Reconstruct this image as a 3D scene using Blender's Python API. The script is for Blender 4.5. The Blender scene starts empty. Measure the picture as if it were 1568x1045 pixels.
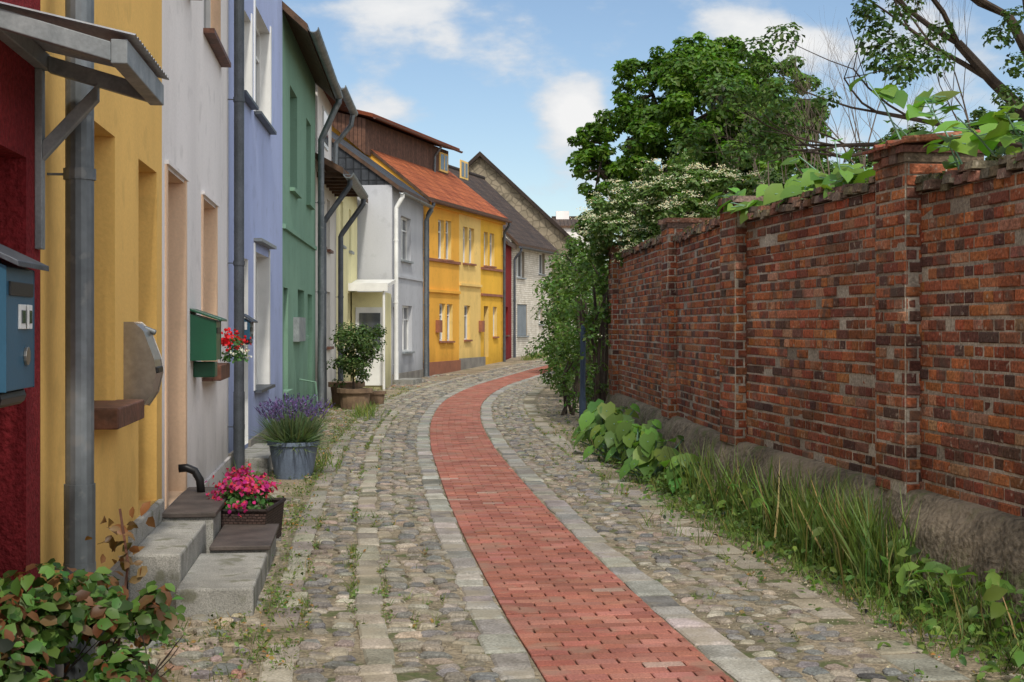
import bpy, math, random
import numpy as np
from mathutils import Vector, noise as mnoise
R=random.Random(7); rng=np.random.default_rng(7)
F=2178.0; CH=1.65; HZ=500.0
sc=bpy.context.scene
# ------------------------------------------------------------------ materials
def nd(nt,t,**kw):
    n=nt.nodes.new(t)
    for k,v in kw.items(): setattr(n,k,v)
    return n
def mk(name,c1,c2=None,rough=.85,ns=2.5,bs=60,bump=.25,bd=.01,metal=0,attr=False,spec=.3,streak=False,dirt=0,fine=.12,brick=None,tile=None,speck=None,vor=None,speck2=None):
    m=bpy.data.materials.new(name); m.use_nodes=True; nt=m.node_tree; L=nt.links
    b=nt.nodes['Principled BSDF']; b.inputs['Roughness'].default_value=rough; b.inputs['Metallic'].default_value=metal
    b.inputs['Specular IOR Level'].default_value=spec
    if c2 is None: c2=tuple(x*.82 for x in c1)
    tc=nd(nt,'ShaderNodeTexCoord'); mp=nd(nt,'ShaderNodeMapping'); L.new(tc.outputs['Object'],mp.inputs[0])
    if streak: mp.inputs['Scale'].default_value=(1,1,.28)
    n1=nd(nt,'ShaderNodeTexNoise'); n1.inputs['Scale'].default_value=ns; n1.inputs['Detail'].default_value=6; L.new(mp.outputs[0],n1.inputs['Vector'])
    mr=nd(nt,'ShaderNodeMapRange'); mr.inputs[1].default_value=.36; mr.inputs[2].default_value=.66; L.new(n1.outputs[0],mr.inputs[0])
    mx=nd(nt,'ShaderNodeMix',data_type='RGBA'); L.new(mr.outputs[0],mx.inputs[0]); mx.inputs[6].default_value=(*c1,1); mx.inputs[7].default_value=(*c2,1)
    col=mx.outputs[2]
    def mul(colA,fac_out):
        x=nd(nt,'ShaderNodeMix',data_type='RGBA',blend_type='MULTIPLY'); x.inputs[0].default_value=1
        L.new(colA,x.inputs[6]); L.new(fac_out,x.inputs[7]); return x.outputs[2]
    n2=nd(nt,'ShaderNodeTexNoise'); n2.inputs['Scale'].default_value=bs; n2.inputs['Detail'].default_value=5; L.new(tc.outputs['Object'],n2.inputs['Vector'])
    height=n2.outputs[0]
    if fine:
        m2=nd(nt,'ShaderNodeMapRange'); m2.inputs[1].default_value=.3; m2.inputs[2].default_value=.7; m2.inputs[3].default_value=1-fine; m2.inputs[4].default_value=1+fine
        L.new(n2.outputs[0],m2.inputs[0]); col=mul(col,m2.outputs[0])
    if attr:
        a=nd(nt,'ShaderNodeAttribute',attribute_name='Col'); col=mul(col,a.outputs['Color'])
    for sp in (speck,speck2):
        if not sp: continue
        v=nd(nt,'ShaderNodeTexNoise'); v.inputs['Scale'].default_value=sp[0]; v.inputs['Detail'].default_value=4; L.new(tc.outputs['Object'],v.inputs['Vector'])
        r=nd(nt,'ShaderNodeMapRange'); r.inputs[1].default_value=sp[2]; r.inputs[2].default_value=sp[2]+.09; r.inputs[4].default_value=sp[3] if len(sp)>3 else 1; L.new(v.outputs[0],r.inputs[0])
        x=nd(nt,'ShaderNodeMix',data_type='RGBA'); L.new(r.outputs[0],x.inputs[0]); L.new(col,x.inputs[6]); x.inputs[7].default_value=(*sp[1],1); col=x.outputs[2]
    if brick or tile:
        uv=nd(nt,'ShaderNodeUVMap'); br=nd(nt,'ShaderNodeTexBrick')
        w,h,ms,cc1,cc2,cm,off=brick or tile
        L.new(uv.outputs[0],br.inputs['Vector']); br.inputs['Scale'].default_value=1
        br.inputs['Brick Width'].default_value=w; br.inputs['Row Height'].default_value=h; br.inputs['Mortar Size'].default_value=ms
        br.inputs['Mortar Smooth'].default_value=.3; br.offset=off
        br.inputs['Color1'].default_value=(*cc1,1); br.inputs['Color2'].default_value=(*cc2,1); br.inputs['Mortar'].default_value=(*cm,1)
        col=mul(col,br.outputs['Color'])
        inv=nd(nt,'ShaderNodeMath',operation='MULTIPLY_ADD'); inv.inputs[1].default_value=-1.5; L.new(br.outputs['Fac'],inv.inputs[0]); L.new(n2.outputs[0],inv.inputs[2]); height=inv.outputs[0]
        if tile:
            wv=nd(nt,'ShaderNodeTexWave'); wv.inputs['Scale'].default_value=.314/w; wv.bands_direction='X'; L.new(uv.outputs[0],wv.inputs['Vector'])
            ad=nd(nt,'ShaderNodeMath',operation='ADD'); L.new(wv.outputs[1],ad.inputs[0]); L.new(height,ad.inputs[1]); height=ad.outputs[0]
    if vor:
        v=nd(nt,'ShaderNodeTexVoronoi',feature='DISTANCE_TO_EDGE'); v.inputs['Scale'].default_value=vor; L.new(tc.outputs['Object'],v.inputs['Vector'])
        r=nd(nt,'ShaderNodeMapRange'); r.inputs[1].default_value=0; r.inputs[2].default_value=.12; r.inputs[3].default_value=.55; L.new(v.outputs[0],r.inputs[0]); col=mul(col,r.outputs[0])
        ad=nd(nt,'ShaderNodeMath',operation='ADD'); L.new(r.outputs[0],ad.inputs[0]); L.new(height,ad.inputs[1]); height=ad.outputs[0]
    if dirt:
        sx=nd(nt,'ShaderNodeSeparateXYZ'); L.new(tc.outputs['Object'],sx.inputs[0])
        ad=nd(nt,'ShaderNodeMath',operation='MULTIPLY_ADD'); L.new(n1.outputs[0],ad.inputs[0]); ad.inputs[1].default_value=-1.2; L.new(sx.outputs[2],ad.inputs[2])
        r=nd(nt,'ShaderNodeMapRange'); r.inputs[1].default_value=-.5; r.inputs[2].default_value=.35; r.inputs[3].default_value=1-dirt; r.inputs[4].default_value=1; L.new(ad.outputs[0],r.inputs[0]); col=mul(col,r.outputs[0])
    L.new(col,b.inputs['Base Color'])
    if bump:
        bp=nd(nt,'ShaderNodeBump'); bp.inputs['Strength'].default_value=bump; bp.inputs['Distance'].default_value=bd; L.new(height,bp.inputs['Height']); L.new(bp.outputs[0],b.inputs['Normal'])
    return m
def leafmat(name,tr=.3,rough=.45):
    m=bpy.data.materials.new(name); m.use_nodes=True; nt=m.node_tree; L=nt.links; b=nt.nodes['Principled BSDF']
    a=nd(nt,'ShaderNodeAttribute',attribute_name='Col'); L.new(a.outputs['Color'],b.inputs['Base Color']); b.inputs['Roughness'].default_value=rough; b.inputs['Specular IOR Level'].default_value=.3
    t=nd(nt,'ShaderNodeBsdfTranslucent'); x=nd(nt,'ShaderNodeMix',data_type='RGBA',blend_type='MULTIPLY'); x.inputs[0].default_value=1; L.new(a.outputs['Color'],x.inputs[6]); x.inputs[7].default_value=(1.4,1.6,.6,1); L.new(x.outputs[2],t.inputs[0])
    ms=nd(nt,'ShaderNodeMixShader'); ms.inputs[0].default_value=tr; L.new(b.outputs[0],ms.inputs[1]); L.new(t.outputs[0],ms.inputs[2]); L.new(ms.outputs[0],nt.nodes['Material Output'].inputs[0])
    return m
def plaster(n,c,c2=None,**k):
    kk=dict(rough=.92,ns=1.2,bs=45,bump=.3,bd=.006,streak=True,dirt=.4,fine=.05,spec=.15,speck2=(3.5,tuple(x*.76 for x in c),.58,.5)); kk.update(k)
    return mk(n,c,c2 or tuple(x*.88 for x in c),**kk)
mYel=plaster('plaster_yellow',(.83,.52,.16)); mWht=plaster('plaster_white',(.83,.79,.77)); mPeach=plaster('plaster_peach',(.80,.56,.38))
mBlu=plaster('plaster_lilac_blue',(.42,.49,.74)); mGrn=plaster('plaster_green',(.20,.34,.25)); mCrm=plaster('plaster_offwhite',(.66,.63,.58))
mPal=plaster('plaster_pale_yellow',(.76,.70,.40)); mGry=plaster('plaster_light_grey',(.50,.51,.54)); mRed=plaster('plaster_dark_red',(.25,.028,.03),(.15,.015,.02),bump=.9,bd=.02,bs=45,fine=.3)
mAmb=plaster('plaster_amber',(.84,.43,.07)); mYl2=plaster('plaster_light_amber',(.84,.58,.20)); mYl3=plaster('plaster_deep_yellow',(.82,.47,.06))
mDRed=plaster('plaster_oxblood',(.22,.02,.02)); mStone=mk('rubble_gable',(.30,.25,.18),(.20,.17,.12),vor=3,bump=.5,bd=.03)
mWBr=mk('white_painted_brick',(.78,.74,.66),(.64,.60,.52),brick=(.25,.085,.008,(1,1,1),(.84,.82,.78),(.5,.45,.4),.5),bump=.7,bd=.01)
mZinc=mk('zinc',(.20,.22,.235),(.11,.125,.135),rough=.5,metal=.5,ns=5,bs=20,bump=.08,streak=True,spec=.5,speck2=(11,(.24,.245,.24),.58,.6))
mDkz=mk('dark_zinc',(.10,.11,.13),(.07,.08,.09),rough=.5,metal=.4,ns=6)
mWhF=mk('white_paint',(.8,.8,.78),rough=.4,bump=.03,fine=.02)
mGrF=mk('grey_paint',(.28,.30,.31),(.18,.20,.21),rough=.55,bump=.1,ns=7)
mBrW=mk('brown_wood',(.11,.06,.035),(.06,.035,.022),rough=.7,ns=8,bs=40,bump=.3)
mTim=mk('timber_cladding',(.17,.085,.055),(.10,.05,.035),rough=.8,ns=8,brick=(.14,9,.012,(1,1,1),(.7,.7,.7),(.3,.3,.3),0),bump=.6)
mGls=mk('window_glass',(.035,.042,.05),(.10,.11,.12),rough=.06,ns=1.8,bump=.0,spec=.8,fine=0)
mCur=mk('lace_curtain',(.5,.5,.48),(.4,.4,.4),rough=.9,brick=(.08,5,.02,(1,1,1),(.8,.8,.8),(.6,.6,.6),0))
mSill=mk('sill_brown',(.16,.07,.045),(.09,.045,.03),rough=.6,bump=.4,ns=9,bs=30,fine=.3)
mOrT=mk('clay_tiles',(.64,.19,.07),(.42,.11,.045),ns=1.5,tile=(.22,.32,.02,(1,1,1),(.75,.7,.68),(.35,.3,.3),0),bump=1,bd=.05)
mSlT=mk('dark_tiles',(.085,.095,.11),(.05,.055,.065),ns=1.5,tile=(.22,.32,.02,(1,1,1),(.75,.75,.75),(.4,.4,.4),0),bump=1,bd=.05,rough=.6)
mBrT=mk('brown_tiles',(.12,.08,.06),(.07,.05,.04),ns=1.5,tile=(.22,.32,.02,(1,1,1),(.75,.75,.75),(.4,.4,.4),0),bump=1,bd=.05,rough=.7)
mPlB=mk('plinth_brown',(.32,.13,.075),(.24,.10,.06),bump=.5)
mPlG=mk('plinth_grey',(.26,.24,.21),(.17,.155,.14),bump=.5)
mGran=mk('granite',(.34,.33,.30),(.22,.215,.195),rough=.85,ns=4,bs=120,bump=.4,bd=.004,fine=.35,speck=(170,(.10,.10,.10),.62),speck2=(7,(.13,.13,.085),.57,.75))
mDStep=mk('dark_step_tile',(.10,.08,.07),(.055,.045,.04),rough=.6,ns=5,bump=.3)
mCob=mk('cobble_stone',(1,1,1),(.66,.65,.62),rough=.9,ns=16,bs=90,bump=.5,bd=.006,attr=True,fine=.38,speck2=(2.2,(.31,.27,.19),.55,.5))
mSlab=mk('edging_stone',(1,1,1),(.66,.65,.62),rough=.9,ns=5,bs=70,bump=.5,bd=.006,attr=True,fine=.32,speck2=(2.6,(.30,.26,.19),.53,.55))
mPav=mk('red_paver',(1,1,1),(.74,.74,.74),rough=.9,ns=2.2,bs=90,bump=.45,bd=.004,attr=True,fine=.28,speck2=(3,(.27,.18,.13),.55,.5))
mWBk=mk('wall_brick',(1,1,1),(.58,.53,.49),rough=.93,ns=1.6,bs=48,bump=.9,bd=.01,attr=True,fine=.45,speck=(19,(.40,.34,.27),.62,.75),speck2=(5,(.10,.07,.055),.57,.7))
mMort=mk('old_mortar',(.46,.41,.34),(.20,.17,.135),rough=.95,ns=1.1,bs=50,bump=.8,bd=.01,fine=.35)
mFnd=mk('fieldstone_footing',(.20,.165,.12),(.11,.09,.065),rough=.97,ns=2.0,bs=26,bump=.9,bd=.03,fine=.5,speck=(5,(.10,.115,.045),.54,.8),speck2=(2.5,(.26,.21,.15),.55,.6))
mSoil=mk('sandy_soil',(.33,.27,.19),(.21,.17,.115),rough=.98,ns=1.3,bs=34,bump=1,bd=.025,fine=.45,speck=(3.2,(.11,.12,.045),.58,.8))
mBedR=mk('path_sand',(.13,.08,.06),(.09,.06,.045),rough=.98,bump=.5,fine=.3)
mBedC=mk('joint_sand',(.26,.215,.15),(.14,.12,.08),rough=.98,ns=2,bs=45,bump=.9,bd=.015,fine=.45,speck=(4,(.08,.10,.035),.54,.85))
mIron=mk('cast_iron',(.06,.055,.055),(.04,.035,.035),rough=.6,metal=.3,bs=40,bump=.6)
mBark=mk('bark',(.075,.055,.04),(.04,.03,.025),rough=.95,ns=6,bs=25,bump=.8)
mTwig=mk('dry_twig',(.19,.15,.12),(.13,.10,.08),rough=.95)
mBoxG=mk('mailbox_green_paint',(.012,.10,.05),(.01,.075,.04),rough=.35,bump=.03,spec=.5,fine=.03)
mBoxB=mk('mailbox_blue_paint',(.035,.11,.18),(.025,.085,.14),rough=.4,bump=.05,fine=.03)
mSteel=mk('brushed_steel',(.42,.39,.35),(.30,.27,.24),rough=.3,metal=.85,bs=30,bump=.05)
mBlk=mk('black_plastic',(.015,.015,.016),rough=.4,bump=0)
mPotB=mk('glazed_blue_pot',(.15,.19,.26),(.11,.14,.20),rough=.5,ns=4,bump=.1)
mRat=mk('woven_box',(.09,.055,.045),(.05,.03,.028),rough=.7,brick=(.04,.02,.003,(1,1,1),(.7,.7,.7),(.25,.25,.25),.5),bump=.8)
mTerra=mk('weathered_planter',(.24,.16,.10),(.14,.09,.06),rough=.9,ns=5,bump=.5)
mPole=mk('blue_grey_post',(.06,.09,.14),(.04,.06,.10),rough=.5)
mGlassP=mk('corrugated_pane',(.42,.44,.47),(.30,.32,.35),rough=.25,ns=3,bump=.1)
mShut=mk('roller_shutter',(.35,.40,.44),brick=(9,.06,.008,(1,1,1),(1,1,1),(.6,.6,.6),0))
mLeaf=leafmat('leaf',.33); mPet=leafmat('petal',.25,.7)
# ------------------------------------------------------------------ mesh builder
class MB:
    def __init__(s): s.v=[];s.f=[];s.m=[];s.c=[];s.uv=[];s.mats=[]
    def mi(s,m):
        if m not in s.mats: s.mats.append(m)
        return s.mats.index(m)
    def face(s,pts,m,c=(1,1,1),uv=None):
        i=len(s.v); s.v+= [tuple(p) for p in pts]; s.f.append(tuple(range(i,i+len(pts)))); s.m.append(s.mi(m)); s.c.append(c); s.uv.append(uv)
    def raw(s,pts,faces,m,c=(1,1,1)):
        i=len(s.v); s.v+=[tuple(p) for p in pts]; k=s.mi(m)
        for f in faces: s.f.append(tuple(i+j for j in f)); s.m.append(k); s.c.append(c); s.uv.append(None)
    def hexa(s,P,m,c=(1,1,1)):
        s.raw(P,[(0,3,2,1),(4,5,6,7),(0,1,5,4),(1,2,6,5),(2,3,7,6),(3,0,4,7)],m,c)
    def box(s,lo,hi,m,c=(1,1,1)):
        x0,y0,z0=lo;x1,y1,z1=hi
        s.hexa([(x0,y0,z0),(x1,y0,z0),(x1,y1,z0),(x0,y1,z0),(x0,y0,z1),(x1,y0,z1),(x1,y1,z1),(x0,y1,z1)],m,c)
    def tube(s,pts,r,m,seg=10,c=(1,1,1)):
        pts=[Vector(p) for p in pts]; n=len(pts); rs=r if isinstance(r,(list,tuple)) else [r]*n; V=[];Fc=[]
        prev=None
        for i,p in enumerate(pts):
            d=(pts[min(i+1,n-1)]-pts[max(i-1,0)]).normalized()
            if prev is None: a=d.cross(Vector((0,0,1)) if abs(d.z)<.9 else Vector((1,0,0))).normalized()
            else: a=(prev-d*prev.dot(d)).normalized()
            prev=a; b=d.cross(a)
            for k in range(seg):
                t=2*math.pi*k/seg; V.append(p+(a*math.cos(t)+b*math.sin(t))*rs[i])
        for i in range(n-1):
            for k in range(seg): Fc.append((i*seg+k,i*seg+(k+1)%seg,(i+1)*seg+(k+1)%seg,(i+1)*seg+k))
        Fc.append(tuple(range(seg-1,-1,-1))); Fc.append(tuple(range((n-1)*seg,n*seg)))
        s.raw(V,Fc,m,c)
    def lathe(s,c0,prof,m,seg=20,sy=1):
        V=[];Fc=[];n=len(prof)
        for r,z in prof:
            for k in range(seg):
                t=2*math.pi*k/seg; V.append((c0[0]+r*math.cos(t),c0[1]+r*math.sin(t)*sy,c0[2]+z))
        for i in range(n-1):
            for k in range(seg): Fc.append((i*seg+k,i*seg+(k+1)%seg,(i+1)*seg+(k+1)%seg,(i+1)*seg+k))
        s.raw(V,Fc,m)
    def fin(s,name,parent=None,smooth=False,bevel=0):
        me=bpy.data.meshes.new(name); me.from_pydata(s.v,[],s.f)
        for m in s.mats: me.materials.append(m)
        me.polygons.foreach_set('material_index',s.m)
        ca=me.color_attributes.new('Col','FLOAT_COLOR','CORNER')
        arr=np.ones((len(me.loops),4),dtype=np.float32); k=0
        uvl=me.uv_layers.new(name='UVMap'); ua=np.zeros((len(me.loops),2),dtype=np.float32)
        for f,c,u in zip(s.f,s.c,s.uv):
            n=len(f); arr[k:k+n,:3]=c
            if u is not None: ua[k:k+n]=u
            k+=n
        ca.data.foreach_set('color',arr.ravel()); uvl.data.foreach_set('uv',ua.ravel())
        if smooth: me.polygons.foreach_set('use_smooth',[True]*len(me.polygons))
        me.update(); o=bpy.data.objects.new(name,me); sc.collection.objects.link(o)
        if parent: o.parent=parent
        if bevel:
            b=o.modifiers.new('bevel','BEVEL'); b.width=bevel; b.segments=2; b.limit_method='ANGLE'
            w=o.modifiers.new('weld','WELD'); w.merge_threshold=.0005
            o.modifiers.move(1,0)
        return o
def empty(name):
    e=bpy.data.objects.new(name,None); sc.collection.objects.link(e); e.empty_display_size=.3; return e
# ------------------------------------------------------------------ leaves
TS=np.array([(-.5,0,0),(0,.3,.08),(.5,0,-.06),(0,-.3,.08)]); FS=[(0,3,2),(0,2,1)]
TD=np.array([(-.5,0,0),(-.15,0,0),(.2,0,0),(.5,0,-.12),(-.15,.27,.08),(.2,.22,.06),(-.15,-.27,.08),(.2,-.22,.06)]); FD=[(0,1,4),(1,2,5,4),(2,3,5),(0,6,1),(1,6,7,2),(2,7,3)]
TB=np.array([(0,-.03,0),(0,.03,0),(.5,.025,.06),(.5,-.025,.06),(1,0,.3)]); FB=[(0,1,2,3),(3,2,4)]
# heart-shaped leaf, notched base, drooping tip
TH=np.array([(-.38,0,0),(-.1,0,-.02),(.22,0,-.05),(.55,0,-.2),(-.5,.2,.03),(-.22,.42,.07),(.12,.38,.04),(.36,.2,-.05),(-.5,-.2,.03),(-.22,-.42,.07),(.12,-.38,.04),(.36,-.2,-.05)])
FH=[(0,1,5,4),(1,2,6,5),(2,3,7,6),(0,8,9,1),(1,9,10,2),(2,10,11,3)]
def nrm(a): return a/np.maximum(np.linalg.norm(a,axis=1,keepdims=True),1e-6)
def leaves(name,P,N,S,C,mat,parent=None,T=TS,Fc=FS,A=None):
    P=np.asarray(P,float);N=nrm(np.asarray(N,float));n=len(P);S=np.asarray(S,float)
    if A is None: A=rng.normal(size=(n,3))
    A=nrm(A-N*(A*N).sum(1,keepdims=True))
    B=np.cross(N,A)
    V=P[:,None,:]+S[:,None,None]*(T[None,:,0:1]*A[:,None,:]+T[None,:,1:2]*B[:,None,:]+T[None,:,2:3]*N[:,None,:])
    nv=len(T); me=bpy.data.meshes.new(name); me.vertices.add(n*nv); me.vertices.foreach_set('co',V.astype(np.float32).ravel())
    li=np.concatenate([np.array(f) for f in Fc]); nl=len(li); ls=np.cumsum([0]+[len(f) for f in Fc])[:-1]
    LI=(li[None]+np.arange(n)[:,None]*nv).ravel(); LS=(ls[None]+np.arange(n)[:,None]*nl).ravel()
    me.loops.add(n*nl); me.loops.foreach_set('vertex_index',LI.astype(np.int32)); me.polygons.add(n*len(Fc)); me.polygons.foreach_set('loop_start',LS.astype(np.int32))
    me.update(calc_edges=True); me.validate()
    ca=me.color_attributes.new('Col','FLOAT_COLOR','POINT'); arr=np.ones((n,nv,4),dtype=np.float32); arr[:,:,:3]=np.asarray(C)[:,None,:]; ca.data.foreach_set('color',arr.ravel())
    me.materials.append(mat); o=bpy.data.objects.new(name,me); sc.collection.objects.link(o)
    if parent: o.parent=parent
    return o
def cols(n,base,var=.25):
    b=np.array(base)[None]*(1+var*rng.normal(size=(n,1))); b[:,0]*=1+.15*rng.normal(size=n)
    return np.clip(b,.004,1)
def sph(n): return nrm(rng.normal(size=(n,3)))
def clumps(lobes,per,rf=.33,surf=(.7,1.0),up=.2):
    out=[]
    for (c,r) in lobes:
        k=per; d=sph(k); d[:,2]+=up; d=nrm(d); rr=np.asarray(r)
        pos=np.array(c)+d*rr*rng.uniform(*surf,size=(k,1)); rad=np.mean(rr)*rf*rng.uniform(.7,1.3,size=k)
        for p,q in zip(pos,rad): out.append((p,q))
    return out
def cloud(cl,n,jit=.6,squash=.8):
    rad=np.array([c[1] for c in cl]); pos=np.array([c[0] for c in cl]); w=rad**2; w/=w.sum()
    idx=rng.choice(len(cl),size=n,p=w); d=sph(n); d[:,2]+=.25; d=nrm(d)
    q=rad[idx][:,None]*rng.uniform(.6,1.08,size=(n,1))
    off=d*q; off[:,2]*=squash
    N=d*.8+np.array([0,0,.7])+rng.normal(size=(n,3))*jit*.6
    return pos[idx]+off,N,idx
def branch(mb,p,d,l,r,dep,tips,spread=.6,mat=None,n=3,up=.15,seg=6):
    pts=[p.copy()];rs=[r];q=p.copy();dd=d.copy()
    for i in range(3):
        dd=(dd+Vector((R.gauss(0,.13),R.gauss(0,.13),R.gauss(up*.3,.1)))).normalized(); q=q+dd*l/3; pts.append(q.copy()); rs.append(r*(1-.14*(i+1)))
    mb.tube(pts,rs,mat or mBark,seg)
    if dep==0: tips.append(q); return
    for k in range(n):
        nd_=(dd+Vector((R.gauss(0,spread),R.gauss(0,spread),R.gauss(up,spread*.6)))).normalized()
        st=pts[-1] if k<n-1 else pts[2]
        branch(mb,st,nd_,l*R.uniform(.62,.85),rs[-1]*.72,dep-1,tips,spread,mat,n,up,max(4,seg-1))
# ------------------------------------------------------------------ terrain
def zg(y):
    t=min(max((y-40)/22,0),1); return .45*t*t*(3-2*t)
g=MB(); ys=[-60,-20,-5]+list(np.arange(0,80,2))+[100,150,250,500]; xs=[-300,-100,-40,-15,-5,0,5,15,40,100,300]
for i in range(len(ys)-1):
    for j in range(len(xs)-1):
        g.face([(xs[j],ys[i],zg(ys[i])),(xs[j+1],ys[i],zg(ys[i])),(xs[j+1],ys[i+1],zg(ys[i+1])),(xs[j],ys[i+1],zg(ys[i+1]))],mSoil)
g.fin('ground')
cp=[(2.2,-6),(1.45,0),(1.03,3),(.58,6.6),(.357,8.36),(0,11.6),(-.317,15),(-.72,20),(-1.0,25.7),(-1.02,32.0),(-.5,40),(.5,46),(2.0,52),(4.6,58),(8.5,63)]
dense=[]
for i in range(1,len(cp)-2):
    p0,p1,p2,p3=[np.array(cp[i+k]) for k in(-1,0,1,2)]
    for t in np.linspace(0,1,20,endpoint=False):
        dense.append(.5*((2*p1)+(-p0+p2)*t+(2*p0-5*p1+4*p2-p3)*t*t+(-p0+3*p1-3*p2+p3)*t**3))
dense=np.array(dense); arc=np.concatenate([[0],np.cumsum(np.linalg.norm(np.diff(dense,axis=0),axis=1))])
LEN=arc[-1]
def PC(t,s):
    x=np.interp(t,arc,dense[:,0]);y=np.interp(t,arc,dense[:,1]); x2=np.interp(t+.3,arc,dense[:,0]);y2=np.interp(t+.3,arc,dense[:,1])
    if t+.3>LEN: x2=x+.5;y2=y+.5
    dx,dy=x2-x,y2-y; l=math.hypot(dx,dy) or 1
    return x+s*dy/l, y-s*dx/l
def ribbon(mb,s0,s1,z,m):
    ts=np.arange(0,LEN-.3,.5)
    for a,b in zip(ts[:-1],ts[1:]):
        q=[PC(a,s0),PC(a,s1),PC(b,s1),PC(b,s0)]; mb.face([(x,y,zg(y)+z) for x,y in q],m)
street=empty('cobblestone_street'); path=empty('red_brick_path')
m=MB(); ribbon(m,-.43,.43,.010,mBedR); m.fin('sand_bed',path)
m=MB(); ribbon(m,-1.8,-.43,.013,mBedC); ribbon(m,.43,1.60,.013,mBedC); m.fin('joint_bed',street)
def slab(mb,t0,t1,s0,s1,h,m,c,g=.005,jz=.004,bev=.006):
    q=[PC(t0+g,s0+g),PC(t0+g,s1-g),PC(t1-g,s1-g),PC(t1-g,s0+g)]
    if bev>.008: q=[(a+R.gauss(0,.008),b+R.gauss(0,.008)) for a,b in q]
    cx=sum(a[0] for a in q)/4;cy=sum(a[1] for a in q)/4; dz=R.uniform(-jz,jz); z=zg(cy)
    tl=[R.uniform(-jz,jz)*.5 for _ in q]
    w=max(math.dist(q[0],q[1]),.05); k=1-2*bev/w
    lo=[(a[0],a[1],z) for a in q]; mid=[(a[0],a[1],z+h-bev*.7+dz+e) for a,e in zip(q,tl)]
    top=[(cx+(a[0]-cx)*k,cy+(a[1]-cy)*k,z+h+dz+e) for a,e in zip(q,tl)]
    mb.raw(lo+mid+top,[(8,9,10,11),(0,1,5,4),(1,2,6,5),(2,3,7,6),(3,0,4,7),(4,5,9,8),(5,6,10,9),(6,7,11,10),(7,4,8,11)],m,c)
def vary(c,v,h=.06):
    k=1+R.gauss(0,v); return tuple(max(.01,x*k*(1+R.gauss(0,h))) for x in c)
m=MB(); t=0.0; row=0
while t<LEN-.5:
    pitch=.102
    edges=[-.43]+[x for x in np.arange(-.43+(.2 if row%2==0 else .1),.43-.03,.205)]+[.43]
    for a,b in zip(edges[:-1],edges[1:]):
        c=vary(R.choice([(.36,.14,.10),(.33,.12,.085),(.38,.16,.12),(.30,.115,.085)]),.08,.03)
        if R.random()<.008: c=(.40,.27,.22)
        slab(m,t,t+pitch,a,b,.024,mPav,c,g=.0045,jz=.003,bev=.005)
    t+=pitch; row+=1
m.fin('pavers',path)
m=MB()
def row_slabs(s0,s1,l0,l1,h,base,v=.12,skip=0):
    t=R.uniform(0,.3)
    while t<LEN-.8:
        l=R.uniform(l0,l1)
        if R.random()>skip:
            j=R.uniform(-.014,.014); slab(m,t,t+l,s0+j,s1+j,h,mSlab,vary(R.choice(base),v,.03),g=.007,jz=.005,bev=.013)
        t+=l
gr=[(.32,.31,.28),(.28,.27,.25),(.35,.33,.295),(.30,.285,.25)]
tn=[(.34,.31,.25),(.31,.28,.23),(.29,.265,.225),(.36,.325,.265)]
row_slabs(-.63,-.435,.18,.45,.026,gr,.15); row_slabs(.435,.65,.2,.5,.026,gr,.15)
row_slabs(-1.27,-1.10,.16,.36,.027,tn,.15,.12); row_slabs(-1.74,-1.57,.25,.6,.03,tn,.15,.06); row_slabs(1.30,1.55,.25,.7,.017,tn,.12,.25)
m.fin('edging_stones',street)
def cobble(mb,x,y,a,b,ang,h,c,z):
    V=[];n=8;ca,sa=math.cos(ang),math.sin(ang); js=[R.uniform(.78,1.10) for _ in range(n)]
    tx,ty=R.gauss(0,.06),R.gauss(0,.06)
    for k,(f,zz) in enumerate([(1,-.012),(.95,h*.66),(.72,h)]):
        for i in range(n):
            t=2*math.pi*(i+.5)/n; ex=math.copysign(abs(math.cos(t))**.5,math.cos(t))*a*f*js[i]; ey=math.copysign(abs(math.sin(t))**.5,math.sin(t))*b*f*js[i]
            V.append((x+ex*ca-ey*sa,y+ex*sa+ey*ca,z+zz+(ex*tx+ey*ty if k else 0)))
    V.append((x,y,z+h*1.02))
    Fc=[(k*n+i,k*n+(i+1)%n,(k+1)*n+(i+1)%n,(k+1)*n+i) for k in range(2) for i in range(n)]+[(2*n+i,2*n+(i+1)%n,3*n) for i in range(n)]
    mb.raw(V,Fc,mCob,c)
cc=[(.285,.255,.205),(.25,.23,.195),(.21,.205,.195),(.33,.295,.235),(.30,.245,.195),(.23,.205,.175),(.31,.285,.24),(.26,.22,.19),(.16,.16,.16),(.19,.185,.175)]
m=MB()
def cobs(s0,s1,pu,pt,skip=.03,h=.034):
    t=0
    k=max(1,round((s1-s0)/pu)); w=(s1-s0)/k
    while t<LEN-.8:
        for i in range(k):
            if R.random()<skip: continue
            s=s0+w*(i+.5)+R.uniform(-.24,.24)*w; tt=t+R.uniform(-.32,.32)*pt+(pt*.4 if i%2 else 0)
            x,y=PC(tt,s); x2,y2=PC(tt+.2,s); ang=math.atan2(y2-y,x2-x)-math.pi/2+R.gauss(0,.28)
            cobble(m,x,y,w*.5*R.uniform(.65,1.15),pt*.5*R.uniform(.65,1.15),ang,h*R.uniform(.6,1.25),vary(R.choice(cc),.16,.025),zg(y))
        t+=pt
cobs(-1.10,-.635,.14,.112); cobs(-1.565,-1.275,.135,.115,.08,.032); cobs(.66,1.295,.14,.118,.06,.027)
m.fin('cobbles',street,smooth=False)
def facX(y):
    pts=[(3,-1.70),(10.04,-2.47),(15.3,-3.05),(21.5,-3.47),(28,-3.87),(33,-4.08),(39,-4.3),(39.9,-3.37),(44.9,-2.8),(54,-.35),(60,1)]
    return float(np.interp(y,[p[0] for p in pts],[p[1] for p in pts]))
wallX_line=lambda y: float(np.interp(y,[4,7.68,12.97,22.6,60],[3.247,2.76,2.06,1.62,1.9]))
vg=MB()
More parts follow.
